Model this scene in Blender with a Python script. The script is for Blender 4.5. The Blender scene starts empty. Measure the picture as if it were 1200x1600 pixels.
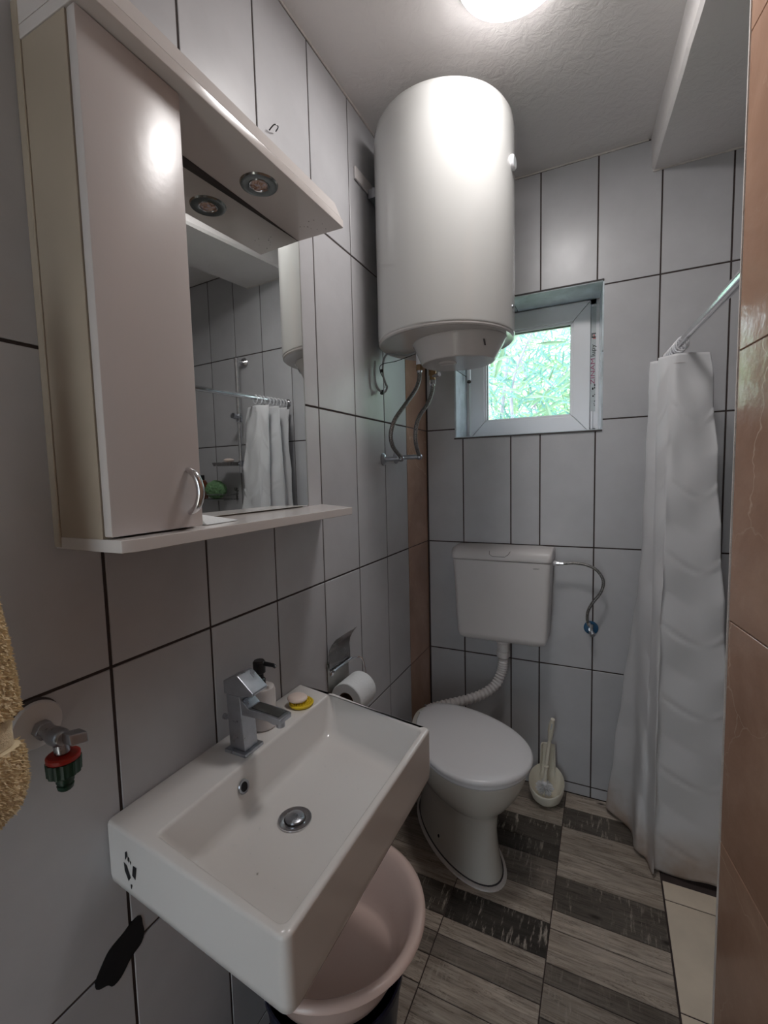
import bpy, bmesh, math, random
from mathutils import Vector, Matrix, noise
random.seed(7)
PI = math.pi
SC = bpy.context.scene
COL = SC.collection

# ------------------------------------------------------------------ camera
def look_axes(yaw, pitch, roll):
    yaw, pitch, roll = (math.radians(a) for a in (yaw, pitch, roll))
    f = Vector((-math.sin(yaw)*math.cos(pitch), math.cos(yaw)*math.cos(pitch), math.sin(pitch)))
    r = Vector((math.cos(yaw), math.sin(yaw), 0)); u = r.cross(f)
    return r*math.cos(roll)+u*math.sin(roll), -r*math.sin(roll)+u*math.cos(roll), f
cam_d = bpy.data.cameras.new('camera'); cam = bpy.data.objects.new('camera', cam_d); COL.objects.link(cam)
r_, u_, f_ = look_axes(25.8556, -4.6317, -1.3675)
m = Matrix((r_, u_, -f_)).transposed().to_4x4(); m.translation = Vector((0.73191, -1.96995, 1.3527))
cam.matrix_world = m
cam_d.sensor_fit = 'HORIZONTAL'; cam_d.sensor_width = 36; cam_d.lens = 714.234/1200*36
cam_d.clip_start = 0.02
SC.camera = cam

# ------------------------------------------------------------------ world, exposure
W = bpy.data.worlds.new('daylight'); SC.world = W; W.use_nodes = True
wn = W.node_tree.nodes; wl = W.node_tree.links
bg = wn['Background']; bg.inputs['Color'].default_value = (0.80, 0.91, 1.0, 1); bg.inputs['Strength'].default_value = 2.7
SC.view_settings.view_transform = 'Standard'; SC.view_settings.look = 'None'
SC.view_settings.gamma = 1; SC.view_settings.use_curve_mapping = False
SC.view_settings.exposure = 0.62
LAMP_STRENGTH = 28
LAMP_COLOR = (1.0, 0.965, 0.95, 1)

# ------------------------------------------------------------------ materials
def hexc(r, g, b, a=1.0):
    f = lambda v: (v/255/12.92 if v/255 <= .04045 else ((v/255+.055)/1.055)**2.4)
    return (f(r), f(g), f(b), a)
class N:
    def __init__(s, name):
        s.m = bpy.data.materials.new(name); s.m.use_nodes = True
        s.t = s.m.node_tree; s.p = s.t.nodes['Principled BSDF']; s.out = s.t.nodes['Material Output']
    def n(s, typ, **k):
        nd = s.t.nodes.new(typ)
        for a, v in k.items():
            if a in nd.inputs: nd.inputs[a].default_value = v
            else: setattr(nd, a, v)
        return nd
    def l(s, a, b): s.t.links.new(a, b)
    def coords(s, scale=(1, 1, 1), rand=0.0, kind='Object'):
        tc = s.n('ShaderNodeTexCoord'); mp = s.n('ShaderNodeMapping'); s.l(tc.outputs[kind], mp.inputs['Vector'])
        mp.inputs['Scale'].default_value = scale
        if rand:
            oi = s.n('ShaderNodeObjectInfo'); mu = s.n('ShaderNodeMath', operation='MULTIPLY'); mu.inputs[1].default_value = rand
            s.l(oi.outputs['Random'], mu.inputs[0])
            cb = s.n('ShaderNodeCombineXYZ'); s.l(mu.outputs[0], cb.inputs[0]); s.l(mu.outputs[0], cb.inputs[1]); s.l(mu.outputs[0], cb.inputs[2])
            s.l(cb.outputs[0], mp.inputs['Location'])
        return mp.outputs[0]
    def noise(s, vec, scale, detail=4, rough=.55, dist=0):
        nd = s.n('ShaderNodeTexNoise'); nd.inputs['Scale'].default_value = scale; nd.inputs['Detail'].default_value = detail
        nd.inputs['Roughness'].default_value = rough; nd.inputs['Distortion'].default_value = dist; s.l(vec, nd.inputs['Vector']); return nd.outputs['Fac']
    def ramp(s, fac, stops):
        r = s.n('ShaderNodeValToRGB'); e = r.color_ramp.elements
        while len(e) < len(stops): e.new(.5)
        for el, (p, c) in zip(e, stops): el.position = p; el.color = c
        s.l(fac, r.inputs[0]); return r.outputs[0]
    def mix(s, fac, a, b, mode='MIX'):
        mx = s.n('ShaderNodeMix', data_type='RGBA', blend_type=mode)
        for v, i in ((fac, 0), (a, 6), (b, 7)):
            if hasattr(v, 'links'): s.l(v, mx.inputs[i])
            else: mx.inputs[i].default_value = v
        return mx.outputs[2]
    def bump(s, h, strength, dist=.01):
        b = s.n('ShaderNodeBump'); b.inputs['Strength'].default_value = strength; b.inputs['Distance'].default_value = dist
        s.l(h, b.inputs['Height']); s.l(b.outputs[0], s.p.inputs['Normal'])
    def base(s, c, rough=.4, metal=0, spec=.5):
        if hasattr(c, 'links'): s.l(c, s.p.inputs['Base Color'])
        else: s.p.inputs['Base Color'].default_value = c
        s.p.inputs['Roughness'].default_value = rough; s.p.inputs['Metallic'].default_value = metal
        s.p.inputs['Specular IOR Level'].default_value = spec
        return s

def simple(name, col, rough=.4, metal=0, var=.05, scale=12, bump=0, spec=.5, bscale=None):
    a = N(name); v = a.coords(); f = a.noise(v, scale)
    lo = tuple(c*(1-var) for c in col[:3])+(1,); hi = tuple(min(1, c*(1+var)) for c in col[:3])+(1,)
    a.base(a.ramp(f, [(.3, lo), (.7, hi)]), rough, metal, spec)
    if bump: a.bump(a.noise(v, bscale or scale*6, 3), bump, .002)
    return a.m

def mat_tile():
    a = N('grey_ceramic_tile'); v = a.coords(rand=30)
    f = a.noise(v, 5, 5, .6); oi = a.n('ShaderNodeObjectInfo')
    c = a.ramp(f, [(.25, hexc(182, 182, 185)), (.75, hexc(196, 196, 199))])
    g = a.n('ShaderNodeHueSaturation'); mr = a.n('ShaderNodeMapRange'); a.l(oi.outputs['Random'], mr.inputs[0])
    mr.inputs[3].default_value = .955; mr.inputs[4].default_value = 1.035; a.l(mr.outputs[0], g.inputs['Value']); a.l(c, g.inputs['Color'])
    a.base(g.outputs[0], .3, 0, .5); a.bump(a.noise(v, 3.5, 2), .12, .01)
    r = a.n('ShaderNodeMapRange'); a.l(a.noise(v, 18, 6), r.inputs[0]); r.inputs[3].default_value = .24; r.inputs[4].default_value = .42
    a.l(r.outputs[0], a.p.inputs['Roughness'])
    return a.m
def mat_marble():
    a = N('brown_marble_tile'); v = a.coords(rand=20)
    f = a.noise(v, 4, 6, .6, .4)
    c = a.ramp(f, [(.25, hexc(156, 120, 99)), (.5, hexc(178, 141, 119)), (.75, hexc(198, 163, 140))])
    nz = a.n('ShaderNodeTexNoise'); nz.inputs['Scale'].default_value = 3; nz.inputs['Detail'].default_value = 5; a.l(v, nz.inputs['Vector'])
    vm = a.n('ShaderNodeVectorMath', operation='MULTIPLY_ADD'); vm.inputs[1].default_value = (.45, .45, .45); a.l(nz.outputs['Color'], vm.inputs[0]); a.l(v, vm.inputs[2])
    vo = a.n('ShaderNodeTexVoronoi', feature='DISTANCE_TO_EDGE'); vo.inputs['Scale'].default_value = 3.4; a.l(vm.outputs[0], vo.inputs['Vector'])
    vein = a.ramp(vo.outputs['Distance'], [(0, (1, 1, 1, 1)), (.007, (0, 0, 0, 1))])
    msk = a.ramp(a.noise(v, 2.3, 3), [(.46, (0, 0, 0, 1)), (.62, (.75, .75, .75, 1))])
    vm2 = a.n('ShaderNodeMath', operation='MULTIPLY'); a.l(vein, vm2.inputs[0]); a.l(msk, vm2.inputs[1])
    a.base(a.mix(vm2.outputs[0], c, hexc(222, 196, 172)), .16, 0, .6)
    a.bump(a.noise(v, 26, 3), .22, .004); return a.m
def mat_wood():
    a = N('wood_look_floor_tile'); v = a.coords((1.0, 1, 1), rand=40)
    oi = a.n('ShaderNodeObjectInfo')
    tc = a.n('ShaderNodeTexCoord')
    vs = a.n('ShaderNodeVectorMath', operation='MULTIPLY'); vs.inputs[1].default_value = (3.2, 34, 1); a.l(v, vs.inputs[0])
    grain = a.noise(vs.outputs[0], 2.0, 8, .65, .7)
    v2 = a.n('ShaderNodeVectorMath', operation='MULTIPLY'); v2.inputs[1].default_value = (1.4, 9, 1); a.l(v, v2.inputs[0])
    band = a.noise(v2.outputs[0], 2.2, 4, .5, 1.6)
    c1 = a.ramp(grain, [(.25, (.34, .32, .30, 1)), (.42, (.72, .70, .67, 1)), (.75, (1.08, 1.05, 1.0, 1))])
    c2 = a.ramp(band, [(.3, (.74, .70, .66, 1)), (.65, (1.12, 1.1, 1.08, 1))])
    vf = a.n('ShaderNodeVectorMath', operation='MULTIPLY'); vf.inputs[1].default_value = (7, 150, 1); a.l(v, vf.inputs[0])
    fine = a.ramp(a.noise(vf.outputs[0], 1.6, 4, .6, .3), [(.34, (.62, .60, .58, 1)), (.5, (1, 1, 1, 1))])
    vc = a.n('ShaderNodeVectorMath', operation='MULTIPLY'); vc.inputs[1].default_value = (2.2, 16, 1); a.l(v, vc.inputs[0])
    nc = a.noise(vc.outputs[0], 1.7, 6, .6, 1.2); ab = a.n('ShaderNodeMath', operation='SUBTRACT'); ab.inputs[1].default_value = .5; a.l(nc, ab.inputs[0])
    ab2 = a.n('ShaderNodeMath', operation='ABSOLUTE'); a.l(ab.outputs[0], ab2.inputs[0])
    crack = a.ramp(ab2.outputs[0], [(0, (.35, .33, .31, 1)), (.010, (1, 1, 1, 1))])
    c = a.mix(1.0, c1, c2, 'MULTIPLY'); c = a.mix(1.0, c, fine, 'MULTIPLY'); c = a.mix(.8, c, crack, 'MULTIPLY'); c = a.mix(1.0, c, oi.outputs['Color'], 'MULTIPLY')
    # pale scraped marks and cross cuts
    v3 = a.n('ShaderNodeVectorMath', operation='MULTIPLY'); v3.inputs[1].default_value = (60, 9, 1); a.l(v, v3.inputs[0])
    cut = a.ramp(a.noise(v3.outputs[0], 1.5, 5, .7), [(.54, (0, 0, 0, 1)), (.64, (1, 1, 1, 1))])
    reg = a.ramp(a.noise(v, 9, 4), [(.42, (0, 0, 0, 1)), (.55, (1, 1, 1, 1))])
    mm = a.n('ShaderNodeMath', operation='MULTIPLY'); a.l(cut, mm.inputs[0]); a.l(reg, mm.inputs[1])
    m3 = a.n('ShaderNodeMath', operation='MULTIPLY'); a.l(mm.outputs[0], m3.inputs[0]); a.l(oi.outputs['Alpha'], m3.inputs[1])
    c = a.mix(m3.outputs[0], c, hexc(176, 166, 154))
    # dark knots
    vk = a.n('ShaderNodeTexVoronoi'); vk.inputs['Scale'].default_value = 4.0; 
    vks = a.n('ShaderNodeVectorMath', operation='MULTIPLY'); vks.inputs[1].default_value = (1, 2.6, 1); a.l(v, vks.inputs[0]); a.l(vks.outputs[0], vk.inputs['Vector'])
    kn = a.ramp(vk.outputs['Distance'], [(.03, (1, 1, 1, 1)), (.10, (0, 0, 0, 1))])
    c = a.mix(kn, c, hexc(46, 38, 34))
    a.base(c, .42, 0, .4); a.bump(grain, .35, .003); return a.m
def mat_ceiling():
    a = N('painted_plaster'); v = a.coords()
    a.base(a.ramp(a.noise(v, 3), [(.3, hexc(232, 228, 227)), (.7, hexc(238, 234, 233))]), .55)
    h = a.noise(v, 34, 5, .6, .6); a.bump(h, .55, .006); return a.m
def mat_curtain():
    a = N('white_curtain_vinyl'); v = a.coords(kind='Object')
    sep = a.n('ShaderNodeSeparateXYZ'); a.l(v, sep.inputs[0])
    st = a.ramp(a.noise(v, 7, 4), [(.35, (0, 0, 0, 1)), (.7, (1, 1, 1, 1))])
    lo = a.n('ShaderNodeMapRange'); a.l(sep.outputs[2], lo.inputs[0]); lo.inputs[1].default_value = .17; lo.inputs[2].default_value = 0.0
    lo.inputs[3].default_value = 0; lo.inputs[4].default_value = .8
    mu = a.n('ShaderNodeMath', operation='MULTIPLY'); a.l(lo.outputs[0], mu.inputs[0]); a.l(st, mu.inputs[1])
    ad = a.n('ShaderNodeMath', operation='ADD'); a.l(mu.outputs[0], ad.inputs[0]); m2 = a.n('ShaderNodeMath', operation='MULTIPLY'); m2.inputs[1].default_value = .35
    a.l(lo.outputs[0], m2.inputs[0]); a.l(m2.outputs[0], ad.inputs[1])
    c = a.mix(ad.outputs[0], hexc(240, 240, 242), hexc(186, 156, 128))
    a.base(c, .38, 0, .45); a.bump(a.noise(v, 160, 2), .12, .001)
    tr = a.n('ShaderNodeBsdfTranslucent'); a.l(c, tr.inputs[0]); mx = a.n('ShaderNodeMixShader'); mx.inputs[0].default_value = .3
    a.l(a.p.outputs[0], mx.inputs[1]); a.l(tr.outputs[0], mx.inputs[2]); a.l(mx.outputs[0], a.out.inputs[0]); return a.m
def mat_glass():
    a = N('window_glass'); a.base((1, 1, 1, 1), .0, 0, .5); a.p.inputs['Transmission Weight'].default_value = 1; a.p.inputs['IOR'].default_value = 1.02
    a.l(a.ramp(a.noise(a.coords(), 3), [(.2, (.95, .97, .98, 1)), (.8, (1, 1, 1, 1))]), a.p.inputs['Base Color']); return a.m
def mat_emit(name, col, s):
    a = N(name); e = a.n('ShaderNodeEmission'); e.inputs['Color'].default_value = col; e.inputs['Strength'].default_value = s
    a.l(e.outputs[0], a.out.inputs[0]); return a.m
def mat_mirror():
    a = N('mirror_glass'); v = a.coords(); a.base(a.ramp(a.noise(v, 2), [(.3, (.86, .89, .88, 1)), (.7, (.9, .92, .91, 1))]), .015, 1); return a.m
def mat_chrome(name, col, rough=.12, bump=.0):
    a = N(name); v = a.coords(); f = a.noise(v, 40, 3)
    lo = tuple(c*.88 for c in col[:3])+(1,)
    a.base(a.ramp(f, [(.35, lo), (.6, col)]), rough, 1)
    r = a.n('ShaderNodeMapRange'); a.l(f, r.inputs[0]); r.inputs[3].default_value = rough*.6; r.inputs[4].default_value = rough*1.8; a.l(r.outputs[0], a.p.inputs['Roughness'])
    if bump: a.bump(a.noise(v, 90, 2), bump, .001)
    return a.m
def mat_braid():
    a = N('braided_steel_hose'); v = a.coords(kind='Object')
    w = a.n('ShaderNodeTexVoronoi'); w.inputs['Scale'].default_value = 420; a.l(v, w.inputs['Vector'])
    a.base(a.ramp(w.outputs['Distance'], [(.2, (.40, .39, .38, 1)), (.7, (.13, .125, .12, 1))]), .32, .85); a.bump(w.outputs['Distance'], .5, .001); return a.m
def mat_water_heater():
    a = N('heater_enamel'); v = a.coords(); a.base(a.ramp(a.noise(v, 2), [(.3, hexc(192, 192, 190)), (.7, hexc(197, 197, 195))]), .10, 0, .5)
    a.bump(a.noise(v, 3, 2), .05, .01); return a.m
def mat_spot():
    a = N('halogen_reflector'); v = a.coords((1, 1, .1)); f = a.noise(v, 110, 3, .6, 1.5)
    a.base(a.ramp(f, [(.3, hexc(120, 70, 55)), (.48, hexc(230, 190, 165)), (.6, hexc(225, 215, 225)), (.72, hexc(120, 100, 130))]), .2, .6); a.bump(f, .6, .003); return a.m

M = dict(
 tile=mat_tile(), grout=simple('dark_grout', hexc(66, 56, 54), .85, 0, .15, 40), marble=mat_marble(), wood=mat_wood(),
 ceiling=mat_ceiling(), cream=simple('cream_floor_tile', hexc(230, 216, 196), .35, 0, .08, 9, .1),
 ceramic=simple('white_sanitary_ceramic', hexc(222, 219, 216), .09, 0, .015, 3), toiletw=simple('toilet_ceramic', hexc(204, 200, 192), .16, 0, .03, 4),
 seatw=simple('glossy_white_seat_plastic', hexc(222, 222, 224), .22, 0, .01, 3), plastic=simple('white_plastic', hexc(214, 210, 209), .32, 0, .02, 6),
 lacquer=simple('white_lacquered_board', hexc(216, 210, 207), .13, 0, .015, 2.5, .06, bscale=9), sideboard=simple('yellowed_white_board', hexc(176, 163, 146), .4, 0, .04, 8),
  doorlac=simple('door_lacquer', hexc(210, 203, 201), .29, 0, .015, 2.5, .10, bscale=60), pvc=simple('white_pvc', hexc(238, 238, 242), .28, 0, .015, 5), seam=simple('dark_seam', hexc(70, 66, 66), .7), heater=mat_water_heater(),
 heater_cap=simple('grey_white_cap_plastic', hexc(196, 192, 190), .14, 0, .03, 8), curtain=mat_curtain(), glass=mat_glass(), mirror=mat_mirror(),
 chrome=mat_chrome('chrome', (.74, .74, .76, 1), .12), dull=mat_chrome('worn_chrome', (.46, .48, .52, 1), .26, .1), steel=mat_chrome('stainless_sheet', (.42, .40, .39, 1), .2),
 dark_chrome=mat_chrome('dark_chrome', (.30, .31, .30, 1), .15), aluminium=mat_chrome('brushed_aluminium', (.5, .49, .46, 1), .3), braid=mat_braid(),
 brass=mat_chrome('brown_brass', (.32, .2, .11, 1), .4), spot=mat_spot(), black=simple('black_plastic', hexc(22, 22, 24), .3), blackrub=simple('black_patch', hexc(14, 15, 20), .75, 0, .3, 40),
 red=simple('red_plastic', hexc(176, 40, 26), .4), green=simple('dark_green_plastic', hexc(14, 52, 36), .4), towel=simple('beige_terry_pile', hexc(242, 224, 188), .95, 0, .10, 45),
 towelband=simple('beige_woven_band', hexc(236, 218, 184), .95, 0, .08, 60, .6), navy=simple('navy_plastic', hexc(18, 26, 52), .35), pink=simple('pale_pink_plastic', hexc(214, 190, 180), .2, 0, .02, 5),
 yellow=simple('yellow_rubber', hexc(226, 196, 40), .5), soap=simple('pale_pink_soap', hexc(232, 214, 204), .35), cardboard=simple('brown_cardboard', hexc(92, 66, 50), .9),
 paper=simple('tissue_paper', hexc(226, 230, 232), .9, 0, .03, 20, .5), blue=simple('blue_plastic', hexc(24, 84, 124), .35), cable=simple('grey_cable', hexc(150, 152, 152), .5),
 green_mesh=simple('green_sponge', hexc(112, 150, 108), .9, 0, .4, 90, .8), brownp=simple('brown_bottle_plastic', hexc(110, 56, 34), .3), cream_pl=simple('cream_plastic', hexc(232, 226, 210), .3, 0, .03, 10),
 film=simple('grey_film', hexc(196, 202, 204), .35, 0, .1, 30), filmblack=simple('black_print', hexc(20, 20, 22), .6), filmpink=simple('magenta_print', hexc(160, 60, 104), .6), filmred=simple('red_print', hexc(200, 50, 45), .6),
 reveal=simple('blue_grey_glazed_tile', hexc(206, 216, 222), .14, 0, .18, 14, .1), lamp=mat_emit('lamp_diffuser', LAMP_COLOR, LAMP_STRENGTH), caulk=simple('white_caulk', hexc(216, 210, 206), .7, 0, .08, 30, .8),
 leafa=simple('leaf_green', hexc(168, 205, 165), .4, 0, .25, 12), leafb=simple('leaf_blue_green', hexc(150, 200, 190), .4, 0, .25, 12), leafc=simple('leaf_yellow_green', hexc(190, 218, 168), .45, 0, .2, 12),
 bark=simple('pale_bark', hexc(205, 196, 212), .8, 0, .25, 14, .5), ground=simple('garden_ground', hexc(120, 130, 90), .9, 0, .3, 3), exterior=simple('outside_render', hexc(206, 200, 190), .9), door=simple('door_white', hexc(205, 198, 190), .35))

# ------------------------------------------------------------------ geometry helpers
class G:
    def __init__(s): s.v = []; s.f = []
    def add(s, vs, fs):
        o = len(s.v); s.v += [Vector(p) for p in vs]; s.f += [tuple(i+o for i in f) for f in fs]; return s
    def box(s, a, b):
        x0, y0, z0 = a; x1, y1, z1 = b
        return s.add([(x0,y0,z0),(x1,y0,z0),(x1,y1,z0),(x0,y1,z0),(x0,y0,z1),(x1,y0,z1),(x1,y1,z1),(x0,y1,z1)],
                     [(0,3,2,1),(4,5,6,7),(0,1,5,4),(1,2,6,5),(2,3,7,6),(3,0,4,7)])
    def hexa(s, bot, top):     # four bottom and four top corners, counter-clockwise from above
        return s.add(list(bot)+list(top), [(3,2,1,0),(4,5,6,7),(0,1,5,4),(1,2,6,5),(2,3,7,6),(3,0,4,7)])
    def loft(s, loops, cap0=True, cap1=True, closed=True):
        n = len(loops[0]); o = len(s.v)
        for lp in loops: s.v += [Vector(p) for p in lp]
        for k in range(len(loops)-1):
            for i in range(n if closed else n-1):
                j = (i+1) % n; s.f.append((o+k*n+i, o+k*n+j, o+(k+1)*n+j, o+(k+1)*n+i))
        if cap0: s.f.append(tuple(o+i for i in reversed(range(n))))
        if cap1: s.f.append(tuple(o+(len(loops)-1)*n+i for i in range(n)))
        return s
    def lathe(s, prof, c=(0,0,0), axis='z', seg=32, cap=True):   # prof: (radius, height)
        c = Vector(c); ax = axis_frame(axis)
        loops = [[c+ax[0]*(r*math.cos(2*PI*i/seg))+ax[1]*(r*math.sin(2*PI*i/seg))+ax[2]*h for i in range(seg)] for r, h in prof]
        return s.loft(loops, cap, cap)
    def tube(s, pts, r, seg=10, cap=True, closed=False, ridge=None):
        pts = [Vector(p) for p in pts]; loops = []; n = len(pts); prev = None
        for i, p in enumerate(pts):
            if closed: t = pts[(i+1) % n]-pts[i-1]
            else: t = pts[min(i+1, n-1)]-pts[max(i-1, 0)]
            t = t.normalized() if t.length > 1e-9 else Vector((0, 0, 1))
            if prev is None:
                a = Vector((0,0,1)) if abs(t.z) < .9 else Vector((1,0,0)); nrm = t.cross(a).normalized()
            else:
                nrm = (prev-t*prev.dot(t)); nrm = nrm.normalized() if nrm.length > 1e-9 else t.orthogonal().normalized()
            prev = nrm; b = t.cross(nrm); rr = r[i] if isinstance(r, (list, tuple)) else r
            loops.append([p+nrm*(rr*math.cos(2*PI*k/seg))+b*(rr*math.sin(2*PI*k/seg)) for k in range(seg)])
        if closed: loops.append(loops[0]); cap = False
        return s.loft(loops, cap, cap)
    def prism(s, poly, a, b, axis='y'):   # 2D polygon extruded along an axis
        f = {'y': lambda p, w: (p[0], w, p[1]), 'x': lambda p, w: (w, p[0], p[1]), 'z': lambda p, w: (p[0], p[1], w)}[axis]
        return s.loft([[f(p, a) for p in poly], [f(p, b) for p in poly]])
    def ball(s, c, r, seg=16, rings=8, sq=(1,1,1)):
        pr = [(r*math.sin(PI*k/rings), -r*math.cos(PI*k/rings)) for k in range(1, rings)]
        o = len(s.v); s.lathe(pr, (0,0,0), 'z', seg)
        for i in range(o, len(s.v)): v = s.v[i]; s.v[i] = Vector((c[0]+v.x*sq[0], c[1]+v.y*sq[1], c[2]+v.z*sq[2]))
        return s
    def xf(s, mat, start=0):
        for i in range(start, len(s.v)): s.v[i] = mat @ s.v[i]
        return s
    def mesh(s, name, mat, org=Vector((0,0,0)), bevel=0, seg=2, sharp=35, tri=False):
        me = bpy.data.meshes.new(name); me.from_pydata([tuple(v-org) for v in s.v], [], s.f)
        bm = bmesh.new(); bm.from_mesh(me); bmesh.ops.remove_doubles(bm, verts=bm.verts, dist=1e-6)
        bmesh.ops.recalc_face_normals(bm, faces=bm.faces)
        if bevel:
            es = [e for e in bm.edges if len(e.link_faces) == 2 and e.calc_face_angle(0) > math.radians(30)]
            bmesh.ops.bevel(bm, geom=es, offset=bevel, segments=seg, profile=.5, affect='EDGES', clamp_overlap=True)
        bm.to_mesh(me); bm.free()
        if sharp:
            me.shade_smooth(); me.set_sharp_from_angle(angle=math.radians(sharp))
        me.materials.append(M[mat] if isinstance(mat, str) else mat); return me

def axis_frame(a):
    if a == 'z': return Vector((1,0,0)), Vector((0,1,0)), Vector((0,0,1))
    if a == 'x': return Vector((0,1,0)), Vector((0,0,1)), Vector((1,0,0))
    if a == 'y': return Vector((0,0,1)), Vector((1,0,0)), Vector((0,1,0))
    w = Vector(a).normalized(); u = w.orthogonal().normalized(); return u, w.cross(u), w
def smooth_path(pts, n=8, closed=False):
    P = [Vector(p) for p in pts]; out = []; L = len(P)
    for i in range(L-1):
        p0 = P[max(i-1, 0)]; p1 = P[i]; p2 = P[i+1]; p3 = P[min(i+2, L-1)]
        for k in range(n):
            t = k/n; out.append(.5*((2*p1)+(-p0+p2)*t+(2*p0-5*p1+4*p2-p3)*t*t+(-p0+3*p1-3*p2+p3)*t**3))
    out.append(P[-1]); return out
def rloop(corners, r, n=5):     # rounded polygon in the xy plane (list of (x,y)); returns (x,y)
    out = []; L = len(corners)
    for i, c in enumerate(corners):
        c = Vector(c); a = (Vector(corners[i-1])-c).normalized(); b = (Vector(corners[(i+1) % L])-c).normalized()
        rr = r[i] if isinstance(r, (list, tuple)) else r
        ang = math.acos(max(-1, min(1, a.dot(b))))/2; d = rr/math.tan(ang); p0 = c+a*d; p1 = c+b*d
        for k in range(n+1):
            t = k/n; q = p0*(1-t)**2+c*2*t*(1-t)+p1*t*t
            out.append((q.x, q.y))
    return out

def root_origin(p):
    while p.parent: p = p.parent
    return p.location.copy()
def obj(name, g, mat, parent=None, **k):
    if parent is None:
        xs = [v.x for v in g.v]; ys = [v.y for v in g.v]; zs = [v.z for v in g.v]
        org = Vector(((min(xs)+max(xs))/2, (min(ys)+max(ys))/2, min(zs)))
    else: org = root_origin(parent)
    o = bpy.data.objects.new(name, g.mesh(name, mat, org, **k)); COL.objects.link(o)
    if k.get('sharp', 35) and name != 'door':  # door keeps skewed bevel normals, shaped to show a lamp highlight
        wn = o.modifiers.new('weighted', 'WEIGHTED_NORMAL'); wn.keep_sharp = True; wn.weight = 80
    if parent is None: o.location = org
    else: o.parent = parent
    return o
def thing(name, label, cat, loc, group=None):
    o = bpy.data.objects.new(name, None); COL.objects.link(o); o.location = loc; o.empty_display_size = .05
    return tag(o, label, cat, group)
def tag(o, label=None, cat=None, group=None, kind=None):
    if label: o['label'] = label
    if cat: o['category'] = cat
    if group: o['group'] = group
    if kind: o['kind'] = kind
    return o
def structure(o, label=None, cat=None): return tag(o, label, cat, kind='structure')

# ------------------------------------------------------------------ room shell
Z0, ZC = 0.0, 2.515
ROWS = [0.0, 0.046, 0.546, 1.046, 1.546, 2.046, 2.512]
GAP = 0.0055; TH = 0.006
tile_cache = {}
def tile_mesh(w, h, mat):
    key = (round(w, 3), round(h, 3), mat)
    if key not in tile_cache:
        g = G(); b = .0009; a, c = w/2, h/2
        lo = [(-a,-c,0),(a,-c,0),(a,c,0),(-a,c,0)]; md = [(x,y,TH-b) for x,y,_ in lo]
        tp = [(-a+b,-c+b,TH),(a-b,-c+b,TH),(a-b,c-b,TH),(-a+b,c-b,TH)]
        g.loft([lo, md, tp], False, True); tile_cache[key] = g.mesh('tile', mat, sharp=20)
    return tile_cache[key]
def place_tile(parent, frame, u0, u1, v0, v1, mat, name='tile', gap=GAP, color=None):
    U, V, Wv, O = frame
    me = tile_mesh(u1-u0-gap, v1-v0-gap, mat); o = bpy.data.objects.new(name, me); COL.objects.link(o)
    c = O+U*((u0+u1)/2)+V*((v0+v1)/2)-Wv*TH
    mw = Matrix((U, V, Wv)).transposed().to_4x4(); mw.translation = c-root_origin(parent)
    o.parent = parent; o.matrix_local = mw
    if color: o.color = color
    return o
def cut_tile(parent, frame, u0, u1, v0, v1, hole, mat):
    U, V, Wv, O = frame; h = GAP/2
    us = sorted({u0+h, u1-h} | {max(u0+h, min(u1-h, t)) for t in (hole[0]-.002, hole[1]+.002)})
    vs = sorted({v0+h, v1-h} | {max(v0+h, min(v1-h, t)) for t in (hole[2]-.002, hole[3]+.002)})
    bm = bmesh.new(); vd = {}
    cu, cv = (u0+u1)/2, (v0+v1)/2
    def vert(a, b):
        if (a, b) not in vd: vd[(a, b)] = bm.verts.new((a-cu, b-cv, 0))
        return vd[(a, b)]
    for i in range(len(us)-1):
        for j in range(len(vs)-1):
            mu, mv = (us[i]+us[i+1])/2, (vs[j]+vs[j+1])/2
            if hole[0]-.002 < mu < hole[1]+.002 and hole[2]-.002 < mv < hole[3]+.002: continue
            if us[i+1]-us[i] < .004 or vs[j+1]-vs[j] < .004: continue
            bm.faces.new([vert(us[i], vs[j]), vert(us[i+1], vs[j]), vert(us[i+1], vs[j+1]), vert(us[i], vs[j+1])])
    if not bm.faces: bm.free(); return
    r = bmesh.ops.extrude_face_region(bm, geom=list(bm.faces))
    for e in r['geom']:
        if isinstance(e, bmesh.types.BMVert): e.co.z = TH
    bmesh.ops.dissolve_limit(bm, angle_limit=.01, verts=bm.verts, edges=bm.edges); bmesh.ops.recalc_face_normals(bm, faces=bm.faces)
    me = bpy.data.meshes.new('tile'); bm.to_mesh(me); bm.free(); me.materials.append(M[mat])
    o = bpy.data.objects.new('tile', me); COL.objects.link(o)
    mw = Matrix((U, V, Wv)).transposed().to_4x4(); mw.translation = O+U*cu+V*cv-Wv*TH-root_origin(parent)
    o.parent = parent; o.matrix_local = mw
def mk_shell(name, g, mat, label):
    return structure(obj(name, g, mat, sharp=0), label, None)

Xr = 1.95; Yf = -2.9
# left wall
wl_ = mk_shell('wall_left', G().box((-.14, Yf, 0), (-.0022, .0, ZC+.02)), 'grout', 'left wall of satin grey tiles with dark joints and a brown corner strip')
FL = (Vector((0,1,0)), Vector((0,0,1)), Vector((1,0,0)), Vector((0,0,0)))
ycol = [Yf, -2.78, -2.567, -2.354, -2.141, -1.928, -1.722, -1.508, -1.295, -1.080, -.866, -.654, -.438, -.231]
for i in range(len(ycol)-1):
    for j in range(len(ROWS)-1): place_tile(wl_, FL, ycol[i], ycol[i+1], ROWS[j], ROWS[j+1], 'tile')
for j in range(len(ROWS)-1): place_tile(wl_, FL, -.231, 0, ROWS[j], ROWS[j+1], 'marble', gap=.003)
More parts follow.
